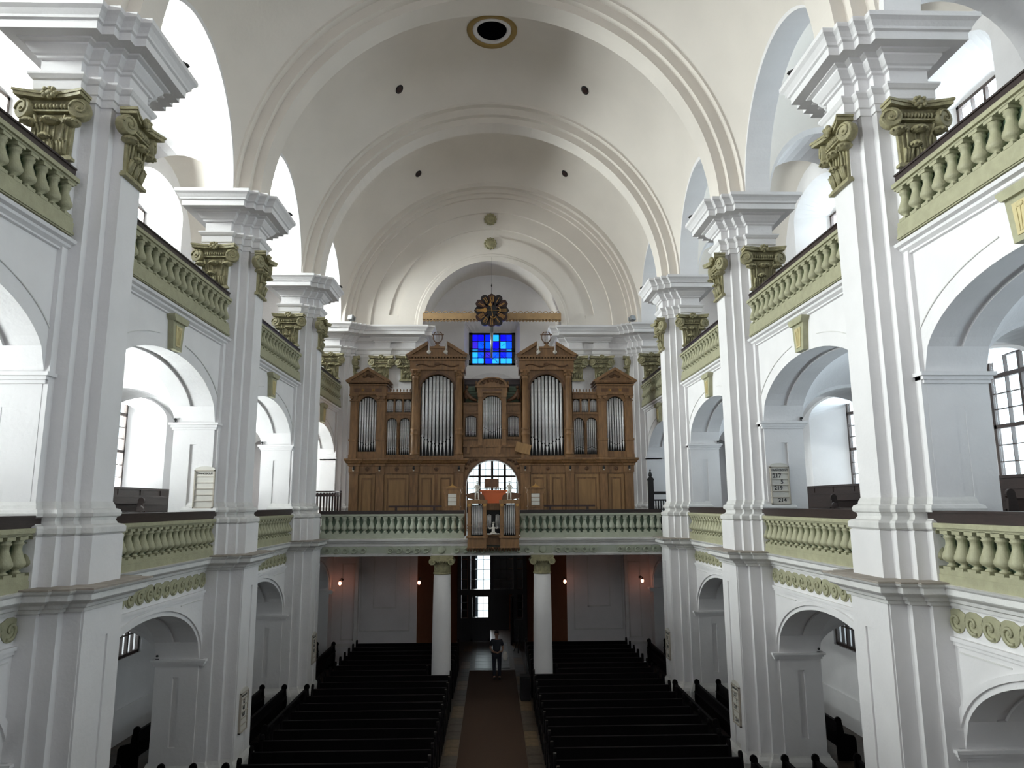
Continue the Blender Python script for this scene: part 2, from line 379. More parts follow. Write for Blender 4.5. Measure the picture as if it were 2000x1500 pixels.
for s, sn in SIDES:
    for yc in (-1.65, 5.1, 11.85, 18.6, 25.35):
        if yc < 11: 
            b = MB(); b.sweep(UP, [(0, 0), (0, 14.7)], True); o = b.build('pillar', 'white'); o.location = (0, yc, 0); o.rotation_euler = (0, 0, 0 if s > 0 else PI); structure(o); continue
        o = pil0 if not used else copy_tree(pil0, KM)
        used = True
        o.location = (0, yc, 0); o.rotation_euler = (0, 0, 0 if s > 0 else PI); structure(o)
        o['label'] = f'white stepped pillar on the {sn}, {ORD[yc]}, with olive capitals'

# ------------------------------------------------------------------ side walls, three storeys
fmR = lambda u, d, z: (d, u, z)
SCR = MB()                                             # one scroll of the running-dog frieze (in the y-z plane, proud towards -x)
SCR.prism([(.186*math.cos(2*PI*k/18), .172*math.sin(2*PI*k/18)) for k in range(18)], 'x', -.022, 0.0, True)
SCR.prism([(-.19, .03), (-.16, .13), (-.06, .178), (.08, .178), (.20, .13), (.24, .06), (.17, .02), (0, .0)], 'x', -.020, 0.0)
SCR.tube([(-.030, (.150-.0118*k)*math.cos(-1.0-k*.62), (.140-.011*k)*math.sin(-1.0-k*.62)) for k in range(13)], [.026]*9+[.022, .02, .018, .012], 5)
SCR.sph((-.03, 0, 0), .03, 6, 4)
SCRM = SCR.mesh('frieze_scroll', 'olive')
SCRG = SCR.mesh('frieze_scroll', 'sage')
def side_bay(yc, detail):
    L = 3.376
    for s, sn in SIDES:
        k = side_loc(s, yc)
        # ground storey
        r = empty(f'wall_{sn}', k['loc'], k['rz'], kind='structure')
        b = MB(); arch_wall(b, fmR, -L, L, 5.3, 2.535, 3.17, 1.28, 0.0, 0, 6.9, 7.9, 22 if detail else 12, rec=(1.2, 2.74, .30) if detail else None)
        b.build('ground_arcade', 'white', r)
        if detail:
            b = MB()
            for sg in (-1, 1):
                pl = [(6.80, sg*2.80), (6.80, sg*2.535), (7.9, sg*2.535), (7.9, sg*2.8)]
                for z, o in ((3.0, .03), (3.05, .06), (3.10, .09)): b.sweep(pl, [(0, z), (o, z), (o, z+.05), (0, z+.05)], False, 1 if sg > 0 else -1)
            b.build('impost', 'white', r)
            b = MB(); ringband(b, lambda u, d, z: (6.9+d, u, z), [(2.60, 0), (2.60, -.04), (2.74, -.04), (2.76, 0)], 3.17, 0.0, PI, 28, ky=.53)
            b.build('archivolt', 'white', r)
            b = MB(); b.box(6.84, 6.92, -2.55, 2.55, 4.66, 4.72); b.box(6.87, 6.92, -2.55, 2.55, 4.60, 4.66); b.build('string_course', 'white', r)
            b = MB()                                   # thin sunk-panel lines in the spandrels
            for sg in (-1, 1):
                b.box(6.885, 6.91, min(sg*2.45, sg*1.35), max(sg*2.45, sg*1.35), 4.50, 4.52)
            b.build('spandrel_line', 'grime', r)
            for i in range(14):
                u = -2.42+.3723*i
                put(SCRM, 'frieze_scroll', r, (6.905, u, 4.955), (0, 0, 0), (1, 1 if u < 0 else -1, 1))
        b = MB(); b.sweep([(6.9, -L), (6.9, L)], GC, False, -1); b.build('gallery_cornice', 'grime', r)
        # first gallery storey
        r = empty(f'wall_{sn}', k['loc'], k['rz'], kind='structure')
        b = MB(); arch_wall(b, fmR, -L, L, 10.95, 2.585, 8.74, 1.25, 5.3, 0, 6.9, 7.9, 22 if detail else 12, rec=(6.63, 8.2, .32) if detail else None)
        b.build('upper_arcade', 'white', r)
        if detail:
            b = MB()
            for sg in (-1, 1):
                pl = [(6.88, sg*2.85), (6.88, sg*2.585), (7.9, sg*2.585), (7.9, sg*2.85)]
                for z, o in ((8.56, .03), (8.62, .06), (8.68, .10)): b.sweep(pl, [(0, z), (o, z), (o, z+.06), (0, z+.06)], False, 1 if sg > 0 else -1)
            b.build('impost', 'white', r)
            b = MB()
            for t0, t1 in ((.42, 1.36), (PI-1.36, PI-.42)):
                ringband(b, lambda u, d, z: (6.9+d, u, z), [(2.90, 0), (2.90, -.02), (2.93, -.02), (2.93, 0)], 8.74, t0, t1, 16, ky=.53)
            b.build('arch_line', 'grime', r)
            b = MB(); b.prism([(-.20, 10.0), (.20, 10.0), (.28, 10.60), (-.28, 10.60)], 'x', 6.78, 6.95)
            b.prism([(-.28, 10.60), (.28, 10.60), (.36, 10.70), (.36, 10.74), (-.36, 10.74), (-.36, 10.70)], 'x', 6.72, 6.95)
            ks = b.build('keystone', 'olive', r)
            b = MB()
            b.prism([(-.10, 10.08), (.10, 10.08), (.15, 10.52), (-.15, 10.52)], 'x', 6.765, 6.79)
            for g in (-.05, 0, .05): b.bar((6.76, g*.9, 10.12), (6.76, g*1.4, 10.44), .012, .02)
            b.sph((6.76, 0, 10.47), (.02, .07, .04), 8, 4)
            b.build('keystone_panel', 'cream', ks)
        b = MB(); b.sweep([(6.9, -L), (6.9, L)], [(0, 10.72), (.05, 10.73), (.05, 10.76), (.12, 10.80), (.13, 10.84), (.20, 10.86), (.22, 10.91), (0, 10.93)], False, -1); b.build('string_course', 'white', r)
        # top storey: lunette arch under the nave vault
        r = empty(f'wall_{sn}', k['loc'], k['rz'], kind='structure')
        b = MB(); arch_wall(b, fmR, -L, L, 18.45, 2.585, 14.74, 3.12, 14.2, 0, 6.82, 7.48, 28 if detail else 12)
        b.box(6.8, 7.5, -L, -2.585, 14.70, 15.05) if False else None
        b.build('lunette_arch', 'white', r)
for yc in BAYS: side_bay(yc, yc > 5)

# ------------------------------------------------------------------ outer walls with splayed windows
def outer_bay(yc, nb):
    L = 3.376
    for s, sn in SIDES:
        k = side_loc(s, yc)
        r = empty(f'wall_{sn}', k['loc'], k['rz'], kind='structure')
        b = MB()
        arch_wall(b, fmR, -L, L, 5.3, 1.02, 3.55, .02, 2.33, 0, 10.7, 11.75, 4, back=(.97, 3.53, .02, 2.33))
        b.add([(10.7, -L, 0), (10.7, L, 0), (10.7, L, 2.33), (10.7, -L, 2.33)], [(0, 1, 2, 3)])
        b.box(10.66, 10.72, -L, L, .92, .96)
        arch_wall(b, fmR, -L, L, 13.0, 1.60, 9.45, .52, 7.05, 0, 10.7, 11.75, 16, back=(.96, 9.85, .18, 7.15))
        b.add([(10.7, -L, 5.3), (10.7, L, 5.3), (10.7, L, 7.05), (10.7, -L, 7.05)], [(0, 1, 2, 3)])
        arch_wall(b, fmR, -L, L, 19.6, 1.62, 16.45, .85, 13.0, 0, 10.7, 11.75, 16, back=(.96, 16.46, .02, 15.42))
        b.build('masonry', 'white', r)
        b = MB(); b.box(11.74, 13.0, -L, L, 0, .1)
        b = MB()
        for z0, z1 in ((0, 2.33), (3.55, 7.15), (10.03, 15.42), (16.48, 20)): b.box(11.75, 11.85, -L, L, z0, z1)
        for z0, z1 in ((2.2, 3.6), (7, 10.1), (15.3, 16.6)):
            b.box(11.75, 11.85, -L, -.96, z0, z1); b.box(11.75, 11.85, .96, L, z0, z1)
        b.build('outer_face', 'white', r)
        # level floors of the side galleries
        f = MB(); f.box(6.95, 10.72, -L, L, 5.2, 5.40); f.build('floor', 'darkwood', r)
        f = MB(); f.box(6.95, 10.72, -L, L, 10.75, 10.95); f.build('floor', 'darkwood', r)
for i, yc in enumerate(BAYS): outer_bay(yc, i)
def cell(mb, x0, x1, y0, y1, z0, rx, ry, bump=0.0, n=16, m=12):
    xc, yc_, hx, hy = (x0+x1)/2, (y0+y1)/2, (x1-x0)/2, (y1-y0)/2
    vs = []
    for i in range(n+1):
        u = -math.cos(PI*i/n)
        for j in range(m+1):
            v = -math.cos(PI*j/m)
            A = ry*math.sqrt(max(0, 1-v*v)); B = rx*math.sqrt(max(0, 1-u*u))
            vs.append((xc+hx*u, yc_+hy*v, z0+math.sqrt(A*A+B*B)+bump*(1-u*u)*(1-v*v)))
    mb.add(vs, [(i*(m+1)+j, (i+1)*(m+1)+j, (i+1)*(m+1)+j+1, i*(m+1)+j+1) for i in range(n) for j in range(m)], True)

ceil = empty('ceiling', kind='structure')
for i, yc in enumerate(BAYS):
    b = MB(); h = 2.60
    cell(b, -6.83, 6.83, yc-h, yc+h, 14.74, 6.86, 3.24, .45, 48, 28); vc = b.build('vault_cell', 'vault', ceil)
    for s, sn in SIDES:
        for z0, rx, ry in ((3.2, .75, 1.30), (8.75, .95, 1.28), (14.75, 2.1, 3.15)):
            b = MB(); X = (7.47 if z0 > 14 else 7.89); cell(b, min(s*X, s*10.72), max(s*X, s*10.72), yc-2.6, yc+2.6, z0, rx, ry, 0, 20, 16)
            b.build('aisle_vault', 'vault' if z0 > 14 else 'white', ceil)
        for z0, hz, X in ((3.15, .72, 7.88), (8.72, .92, 7.88), (14.72, 2.0, 7.46)):         # transverse arches of the aisles
            for yy in ([yc+3.376] if i < 4 else []) + ([yc-3.376] if i == 0 else []):
                b = MB(); hx = (10.72-X)/2; cx = (X+10.72)/2*s
                ringband(b, lambda u, d, z: (cx+u, yy+d, z), [(hx+.6, -.79), (hx-.02, -.79), (hx-.02, .79), (hx+.6, .79)], z0, 0, PI, 20, ky=hz/hx, base=z0-.2)
                b.build('aisle_arch', 'white', ceil)
        if 1:
            for yy in ([yc+3.376] if i < 4 else []):
                b = MB()
                for z0, z1 in ((0, 3.2), (5.4, 8.75), (10.9, 14.75)):
                    xa, xb = sorted((s*10.45, s*10.75)); b.box(xa, xb, yy-.79, yy+.79, z0, z1)
                b.build('respond', 'white', ceil)
for i in range(5):
    yy = BAYS[i]+3.375
    if i == 4: continue
    b = MB()
    for hw, r0 in ((.36, 6.26), (.56, 6.50), (.79, 6.78)):
        ringband(b, lambda u, d, z: (u, yy+d, z), [(r0+.3, -hw), (r0, -hw), (r0, hw), (r0+.3, hw)], 14.74, 0, PI, 64, base=14.6)
    b.build('transverse_arch', 'vault', ceil)
# oculus with its painted ring and the round vents
def vz(x, y, yc):
    u, v = x/6.83, (y-yc)/2.6
    return 14.74+math.sqrt(3.24**2*(1-v*v)+6.86**2*(1-u*u))+.45*(1-u*u)*(1-v*v)
def disc(cx, cy, yc, prof, m, name, n=32):
    b = MB(); rows = []
    for r, dz in prof: rows.append([(cx+r*math.cos(2*PI*k/n), cy+r*math.sin(2*PI*k/n), vz(cx+r*math.cos(2*PI*k/n), cy+r*math.sin(2*PI*k/n), yc)+dz) for k in range(n)])
    vs = [p for r in rows for p in r]
    b.add(vs, [(i*n+k, i*n+(k+1) % n, (i+1)*n+(k+1) % n, (i+1)*n+k) for i in range(len(rows)-1) for k in range(n)], True)
    return b.build(name, m, ceil)
disc(0, 21.975, 21.975, [(.86, .02), (.86, -.04), (.68, -.05), (.66, -.02)], 'gilt' if False else mat('ochre painted ring', (0.30, 0.20, 0.06), .7), 'oculus_ring')
disc(0, 21.975, 21.975, [(.67, .02), (.66, -.05), (.52, -.06), (.50, .02)], 'white', 'oculus_rim')
disc(0, 21.975, 21.975, [(.51, -.035), (.001, -.035)], mat('unlit roof void', (.002, .002, .003), 1.0, spec=0), 'oculus_opening')
for (x, y, yc) in ((-3.33, 23.55, 21.975), (3.36, 23.5, 21.975), (-3.33, 30.25, 28.725), (3.30, 30.2, 28.725), (-3.33, 16.8, 15.225), (3.33, 16.8, 15.225)):
    disc(x, y, yc, [(.13, .02), (.13, -.03), (.10, -.035)], 'black', 'vent_rim', 16)
    disc(x, y, yc, [(.10, -.03), (.001, -.03)], 'maroon', 'vent_grille', 12)

# ------------------------------------------------------------------ floor
fl = empty('floor', kind='structure')
b = MB(); b.box(-11.8, 11.8, -6.6, 42.5, -.12, -0.005); b.build('slab', 'stone', fl)
tilem = []
for nm, m in (('floor_tile', 'stone'), ('floor_tile', 'stoney'), ('floor_tile', 'stoneg')):
    t = MB(); t.prism([(-.185, -.335), (.185, -.335), (.185, .335), (-.185, .335)], 'z', -.03, .002); tilem.append(t.mesh(nm, m))
y = 12.0; k = 0
while y < 36.6:
    for x in (-1.13, 1.13) if y < 31 else (-1.13, -.38, .38, 1.13):
        if abs(x) < 1 : mi = 2
        else: mi = 1 if (k*7+int(x > 0)*3) % 5 in (1, 3) else (2 if y > 29 and x > 0 else 0)
        put(tilem[mi], 'floor_tile', fl, (x, y, 0), (0, 0, 0), (1 if abs(x) > 1 else 1.9, 1, 1))
    y += .69; k += 1
b = MB(); b.box(-.93, .93, 6, 30.6, -.01, .012); o = b.build('carpet', 'carpet')
tag(o, 'long dark brown carpet runner down the centre aisle', 'carpet')

# ------------------------------------------------------------------ back wall (organ end) with niche
YB = 31.95
bw = empty('wall_back', kind='structure')
fmX = lambda u, d, z: (u, d, z)
b = MB()
# below the gallery: white panelled walls either side of the porch
for sg in (-1, 1):
    x0, x1 = sorted((sg*3.25, sg*7.0)); b.add([(x0, YB, 0), (x1, YB, 0), (x1, YB, 5.5), (x0, YB, 5.5)], [(0, 1, 2, 3)])
    x0, x1 = sorted((sg*7.0, sg*11.8)); b.add([(x0, YB, 0), (x1, YB, 0), (x1, YB, 20), (x0, YB, 20)], [(0, 1, 2, 3)])
    x0, x1 = sorted((sg*3.2, sg*7.0)); b.add([(x0, YB, 5.5), (x1, YB, 5.5), (x1, YB, 14.75), (x0, YB, 14.75)], [(0, 1, 2, 3)])
b.build('masonry', 'white', bw)
b = MB()
ringband(b, fmX, [(3.2, 33.95), (3.2, YB-.06), (3.44, YB-.06), (3.46, YB-.02), (3.56, YB-.02), (3.58, YB), (4.36, YB), (4.37, YB+.07), (4.78, YB+.07), (4.80, YB), (5.58, YB), (5.60, YB-.08), (6.30, YB-.08), (6.30, YB-.22), (6.48, YB-.22), (6.48, YB-.38), (6.66, YB-.38), (6.66, 31.31), (7.4, 31.31)], 14.75, .0, PI, 56, base=14.7)
b.build('niche_arch', 'vault', bw)
b = MB()
for sg in (-1, 1):                                     # infill below the ends of the sunk ring
    x0, x1 = sorted((sg*4.34, sg*4.82)); b.box(x0, x1, YB-.002, YB+.08, 14.7, 15.35)
b.build('ring_foot', 'vault', bw)
# pilasters and corner responds
for sg in (-1, 1):
    plan = [(sg*3.2, 34.0), (sg*3.2, 31.98), (sg*3.5, 31.98), (sg*3.5, 31.80), (sg*4.14, 31.80), (sg*4.14, 31.92), (sg*4.66, 31.92), (sg*4.66, 31.80), (sg*5.36, 31.80), (sg*5.36, 31.92), (sg*5.9, 31.92), (sg*6.25, 31.92), (sg*6.25, 31.68), (sg*6.43, 31.68), (sg*6.43, 31.55), (sg*6.62, 31.55), (sg*6.62, 31.42), (sg*6.82, 31.42), (sg*6.82, 31.25), (sg*7.5, 31.25), (sg*7.5, 31.95)]
    sd = -1 if sg < 0 else 1
    b = MB(); b.sweep(plan, [(0, 5.5), (0, 13.4)], False, sd); b.build('pilasters' if False else 'pilaster_shafts', 'white', bw)
    b = MB(); b.sweep(plan, ENT[:10]+[(0, 14.04)], False, sd); b.sweep(plan[:5]+plan[8:], ENT[9:], False, sd); b.build('entablature', 'white', bw)
    b = MB(); b.sweep(plan[10:], BASE, False, sd); b.sweep(plan[10:], [(.15, 5.4), (.15, 6.25), (0, 6.28)], False, sd); b.build('base_moulding', 'grime', bw)
    for x in (3.82, 5.01): capital(bw, (sg*x, 31.79), PI, .95)
    capital(bw, (sg*7.15, 31.24), PI, .95)
    capital(bw, (sg*6.27, 31.80), PI/2 if sg > 0 else -PI/2, .35)
# niche back wall with the blue window above and the big arched window below
b = MB()
arch_wall(b, fmX, -3.25, 3.25, 13.35, 1.75, 11.5, 1.5, 5.4, 0, 33.95, 35.3, 20, back=(1.30, 9.0, 1.30, 6.4))
arch_wall(b, fmX, -3.25, 3.25, 19.0, 1.36, 15.45, .35, 13.35, 0, 33.95, 34.45, 12, back=(1.12, 15.12, .02, 13.45))
b.box(-3.3, -1.29, 35.3, 35.4, 5.4, 12); b.box(1.29, 3.3, 35.3, 35.4, 5.4, 12); b.box(-1.3, 1.3, 35.3, 35.4, 10.28, 12); b.box(-1.3, 1.3, 35.3, 35.4, 5.4, 6.4)
b.build('niche_wall', 'white', bw)
b = MB()
for x0, x1, z0, z1 in ((-3.3, -1.12, 13.2, 19), (1.12, 3.3, 13.2, 19), (-1.2, 1.2, 15.13, 19), (-1.2, 1.2, 12.0, 13.46)): b.box(x0, x1, 34.42, 34.55, z0, z1)
b.build('niche_backing', 'white', bw)
# under-gallery wall panelling
for sg in (-1, 1):
    b = MB()
    for x0, x1, z0, z1 in ((3.55, 5.7, 1.35, 4.6), (5.95, 6.5, 1.0, 4.2), (4.15, 5.15, 2.3, 4.75)):
        for a0, a1, c0, c1 in ((x0, x1, z0, z0+.05), (x0, x1, z1-.05, z1), (x0, x0+.05, z0, z1), (x1-.05, x1, z0, z1)):
            p, q = sorted((sg*a0, sg*a1)); b.box(p, q, YB-.03, YB, c0, c1)
    b.build('wall_panel', 'grime', bw)
    b = MB(); p, q = sorted((sg*3.25, sg*7)); b.box(p, q, YB-.06, YB, .75, .85)
    p, q = sorted((sg*5.76, sg*5.90)); b.box(p, q, YB-.25, YB, 0, 5.3); b.build('respond', 'grime', bw)
# porch
b = MB()
for sg in (-1, 1):
    b.add([(sg*3.25, YB, 0), (sg*1.74, 36.9, 0), (sg*1.74, 36.9, 5.2), (sg*3.25, YB, 5.2)], [(0, 1, 2, 3)])
b.add([(-3.25, YB, 5.2), (3.25, YB, 5.2), (1.74, 36.95, 5.2), (-1.74, 36.95, 5.2)], [(0, 1, 2, 3)])
b.box(-2.2, -1.70, 36.9, 37.1, 0, 5.4); b.box(1.70, 2.2, 36.9, 37.1, 0, 5.4)
for x in (-1.9, 1.9): b.box(min(x, x*1.05), max(x, x*1.05), 37.0, 40.4, 0, 5.3)
b.box(-2, 2, 37, 40.4, 5.2, 5.3); b.box(-2.0, -1.0, 40.3, 40.4, 0, 5.3); b.box(-.06, 2.0, 40.3, 40.4, 0, 5.3); b.box(-1, -.06, 40.3, 40.4, 4.3, 5.3)
b.build('porch_wall', 'orangewall', bw)
# end wall behind the camera
b = MB(); b.add([(-11.8, -6, 0), (11.8, -6, 0), (11.8, -6, 23), (-11.8, -6, 23)], [(0, 1, 2, 3)])
o = MB()
for x0, x1, z0, z1 in ((-11.8, -4.5, 0, 23), (-2.7, 2.7, 0, 23), (4.5, 11.8, 0, 23), (-4.5, -2.7, 0, 10.5), (-4.5, -2.7, 16.5, 23), (2.7, 4.5, 0, 10.5), (2.7, 4.5, 16.5, 23)):
    o.box(x0, x1, -6.1, -6, z0, z1)
structure(o.build('wall_front', 'white'))
o = MB(); o.box(-11.9, 11.9, -6.2, 42.6, 23.1, 23.3); o.build('roof_slab', 'vault', ceil)
o = MB(); o.box(-12, -11.9, -6.1, -1.0, 0, 23); o.box(11.9, 12, -6.1, -1, 0, 23); o.build('end_side', 'white', ceil)

g0 = empty('gallery_floor', kind='structure')
b = MB(); b.box(-6.9, 6.9, -6, .6, 4.9, 5.1); b.build('floor', 'darkwood', g0)
# ------------------------------------------------------------------ windows
WN = [0]
FAR = True
def window(parent_loc, rz, x, hw, cols, rows, grp_cols, arch=0.0, detail=True, fm='frame', zr=None, label=None):
    """rows: list of (z0, z1, n) groups; frame in the y-z plane at local x; panes are single parts"""
    WN[0] += 1
    r = empty(f'window_{WN[0]}', parent_loc, rz, kind='structure')
    if label: r['label'] = label
    z0, z1 = rows[0][0], rows[-1][1]
    b = MB(); t = .045; f = .085
    b.box(x-.05, x+.05, -hw, -hw+f, z0-f, z1+f); b.box(x-.05, x+.05, hw-f, hw, z0-f, z1+f)
    b.box(x-.05, x+.05, -hw, hw, z0-f, z0); b.box(x-.05, x+.05, -hw, hw, z1, z1+f+arch)
    cw = (2*hw-2*f)/cols; us = [-hw+f+cw*i for i in range(cols+1)]
    for i in range(1, cols):
        th = .075 if i % grp_cols == 0 else .018
        b.box(x-.045, x+.045, us[i]-th/2, us[i]+th/2, z0, z1)
    zz = []
    for gi, (a, c, n) in enumerate(rows):
        for j in range(n): zz.append((a+(c-a)*j/n, a+(c-a)*(j+1)/n))
        for j in range(1, n): q = a+(c-a)*j/n; b.box(x-.03, x+.03, -hw+f, hw-f, q-.011, q+.011)
        if gi: b.box(x-.05, x+.05, -hw, hw, rows[gi-1][1], a)
    b.build('window_frame', fm, r)
    if not detail:
        p = MB(); p.box(x-.004, x+.004, -hw+f, hw-f, z0, z1); p.build('pane', 'glass', r); return r
    pm = {}
    for i in range(cols):
        for a, c in zz:
            key = round(c-a, 3)
            if key not in pm: q = MB(); q.box(-.004, .004, -cw/2+.006, cw/2-.006, 0.004, key-.004); pm[key] = q.mesh('pane', 'glass')
            put(pm[key], 'pane', r, (x, (us[i]+us[i+1])/2, a))
    return r
for i, yc in enumerate(BAYS):
    for s, sn in SIDES:
        k = side_loc(s, yc); d = yc > 14 and yc < 25
        if i >= 1: window(k['loc'], k['rz'], 10.82, 1.03, 6, [(2.42, 2.93, 1), (2.96, 3.47, 1)], 2, detail=yc > 20 and yc < 26)
        window(k['loc'], k['rz'], 11.73, .985, 4, [(7.22, 8.36, 3), (8.45, 9.52, 3), (9.62, 10.0, 1)], 2, detail=d)
        window(k['loc'], k['rz'], 11.73, .985, 4, [(15.48, 15.93, 1), (15.96, 16.40, 1)], 2, detail=d)
# blue glass window in the niche
WN[0] += 1
r = empty(f'window_{WN[0]}', kind='structure'); r['label'] = 'small window of blue and cyan glass panes high behind the clock'
b = MB(); Z0, Z1 = 13.52, 15.05; XW = 1.15; yw = 34.43
for x0, x1 in ((-XW, -.97), (-.42, -.33), (.33, .42), (.97, XW)): b.box(x0, x1, yw-.05, yw+.05, Z0-.06, Z1+.06)
for z0, z1 in ((Z0-.06, Z0+.04), (14.13, 14.21), (14.26, 14.31), (Z1-.04, Z1+.06)): b.box(-XW, XW, yw-.05, yw+.05, z0, z1)
for x in (-.70, 0, .70): b.box(x-.012, x+.012, yw-.03, yw+.03, Z0, Z1)
for z in (13.84, 14.68): b.box(-XW, XW, yw-.03, yw+.03, z-.012, z+.012)
b.build('window_frame', 'black', r)
xs = [(-.98, -.712), (-.688, -.42), (-.33, -.012), (.012, .33), (.42, .688), (.712, .98)]
zs = [(13.56, 13.828), (13.852, 14.13), (14.21, 14.26), (14.31, 14.668), (14.692, 15.01)]
pat = [[3, 3, 1, 3, 3, 3], [3, 2, 4, 2, 1, 2], [3, 1, 1, 1, 4, 3], [4, 2, 2, 0, 3, 2], [0, 0, 1, 3, 0, 1]]
for j, (a, c) in enumerate(zs):
    for i, (p, q) in enumerate(xs):
        m = MB(); m.box(p, q, yw-.006, yw+.006, a, c); m.build('pane', BLUES[pat[j][i]], r)
b = MB()
for p in ((-.62, 14.62, -.45, 14.42), (-.58, 14.68, -.42, 14.5), (.5, 14.45, .65, 14.58), (-.62, 14.05, -.4, 13.8), (-.55, 14.02, -.36, 13.86), (-.28, 14.05, .3, 13.6), (.3, 14.1, .02, 13.75), (.45, 14.0, .62, 13.8), (.55, 14.05, .7, 13.85), (.15, 13.8, .25, 13.6)):
    b.bar((p[0], yw-.012, p[1]), (p[2], yw-.012, p[3]), .02, .02, (0, 1, 0))
b.build('lead_line', 'black', r)
# big arched window behind the organ
WN[0] += 1
r = empty(f'window_{WN[0]}', kind='structure'); r['label'] = 'bright arched window seen through the opening of the organ case'
b = MB(); yw = 35.15
for x in (-1.24, -.62, .0, .62, 1.24): b.box(x-.06, x+.06, yw-.06, yw+.06, 6.3, 10.3)
for z in (6.4, 7.15, 8.05, 9.2): b.box(-1.3, 1.3, yw-.05, yw+.05, z-.045, z+.045)
for x in (-.93, -.31, .31, .93): b.box(x-.012, x+.012, yw-.03, yw+.03, 6.4, 10.2)
for z in (6.8, 7.45, 7.75, 8.4, 8.8): b.box(-1.3, 1.3, yw-.02, yw+.02, z-.01, z+.01)
b.build('window_frame', 'frame', r)
zz = [6.4, 6.8, 7.15, 7.45, 7.75, 8.05, 8.4, 8.8, 9.2, 10.2]
for i in range(8):
    for j in range(len(zz)-1):
        m = MB(); x = -1.24+.31*i; m.box(x+.01, x+.30, yw-.004, yw+.004, zz[j]+.01, zz[j+1]-.01); m.build('pane', 'glass', r)

# ------------------------------------------------------------------ entrance door wall
dr = empty('door_1', (0, 36.9, 0), kind='structure'); dr['label'] = 'tall dark glazed entrance door with one leaf standing open'
b = MB()
for x0, x1 in ((-1.74, -1.54), (-1.24, -1.08), (-.10, .07), (1.05, 1.24), (1.52, 1.74)): b.box(x0, x1, -.08, .08, 0 if x0 != -.10 else 2.3, 5.2)
b.box(-1.74, 1.74, -.09, .09, 2.24, 2.50); b.box(-1.74, 1.74, -.08, .08, 4.95, 5.2)
for x0, x1 in ((-1.54, -1.24), (1.24, 1.52)): b.box(x0, x1, -.06, .06, 0, 1.12)
for x0, x1 in ((-1.54, -1.24), (1.24, 1.52), (-1.08, -.1), (.07, 1.05)):
    for z in (2.97, 3.46, 3.95, 4.44): b.box(x0, x1, -.03, .03, z-.012, z+.012)
    if x1-x0 > .5:
        for k in (1, 2): xx = x0+(x1-x0)*k/3; b.box(xx-.012, xx+.012, -.03, .03, 2.5, 4.95)
    elif True:
        for z in (1.5, 1.87): b.box(x0, x1, -.03, .03, z-.012, z+.012)
b.build('door_frame', 'blackgloss', dr)
for x0, x1, n in ((-1.54, -1.24, 1), (1.24, 1.52, 1), (-1.08, -.1, 3), (.07, 1.05, 3)):
    for k in range(n):
        for z in [2.5+.49*i for i in range(5)]+([1.13, 1.5, 1.87] if n == 1 else []):
            a = x0+(x1-x0)*k/n; c = x0+(x1-x0)*(k+1)/n
            m = MB(); m.box(a+.012, c-.012, -.004, .004, z+.012, z+(.478 if z >= 2.5 else .358))
            m.build('pane', 'glassd' if (x0 == .07 or n == 1 or k == 0) else 'glass', dr)
def leaf(name, loc, rz, rot_part):
    q = MB(); q.box(0, .98, -.03, .03, 0, .12)
    for x0, x1 in ((0, .10), (.88, .98)): q.box(x0, x1, -.03, .03, 0, 2.24)
    q.box(.1, .88, -.02, .02, .12, 1.05); q.box(.1, .88, -.03, .03, 1.05, 1.15); q.box(.1, .88, -.03, .03, 2.14, 2.24)
    q.box(.2, .42, -.035, .035, .25, .92); q.box(.56, .78, -.035, .035, .25, .92)
    for x in (.36, .62): q.box(x-.012, x+.012, -.02, .02, 1.15, 2.14)
    for z in (1.48, 1.81): q.box(.1, .88, -.02, .02, z-.012, z+.012)
    q.lathe([(.02, -.06), (.025, -.04), (.01, .0)], .90, 1.0, 8, 'y', 0)
    o = q.build('door_leaf', 'blackgloss', dr, loc); o.rotation_euler = (0, 0, rz)
    for i in range(3):
        for j in range(3):
            m = MB(); m.box(.112+.26*i, .348+.26*i, -.004, .004, 1.162+.33*j, 1.468+.33*j); m.build('pane', rot_part if i else 'glassd', o)
leaf('l', (-1.08, 0, 0), 0, 'glass'); leaf('r', (1.05, 0, 0), math.radians(262), 'glassd')
# outer porch doors far behind
od = empty('door_2', (0, 40.3, 0), kind='structure')
b = MB(); b.box(-.12, .9, -.12, -.02, 0, 4.3); b.box(-1.05, -.92, -.05, .05, 0, 4.3); b.build('door_leaf', 'blackgloss', od)

# ------------------------------------------------------------------ organ gallery
YG = 25.95
g = empty('gallery_floor', kind='structure')
b = MB(); b.box(-7.5, 7.5, YG+.12, 35.2, 5.3, 5.5); b.build('floor', 'darkwood', g)
b = MB(); b.box(-7.5, 7.5, YG+.3, 32.0, 4.98, 5.04); b.build('ceiling', 'vault', g)
b = MB(); b.sweep([(-6.15, YG), (6.15, YG)], [(-.3, 4.90), (0, 4.90), (.02, 4.97), (0, 4.98), (0, 5.24), (.03, 5.25), (.03, 5.28), (0.02, 5.36), (.10, 5.37), (.12, 5.42), (.17, 5.44), (.18, 5.50), (0, 5.52), (-.3, 5.52)], False, 1)
b.build('beam', 'grime', g)
b = MB(); b.box(-6.1, 6.1, YG-.006, YG+.02, 5.0, 5.235); b.build('frieze_band', 'band', g)
for x0, x1, sg in ((-6.0, -2.2, 1), (-1.42, 1.42, 1), (2.2, 6.0, -1)):
    n = int((x1-x0)/.30)
    for i in range(n):
        x = x0+(x1-x0)*(i+.5)/n
        if abs(abs(x)-4.1) < .17: continue
        put(SCRG, 'frieze_scroll', g, (x, YG, 5.11), (0, 0, PI/2), (1.7, .8*(1 if x < 0 else -1), .76))
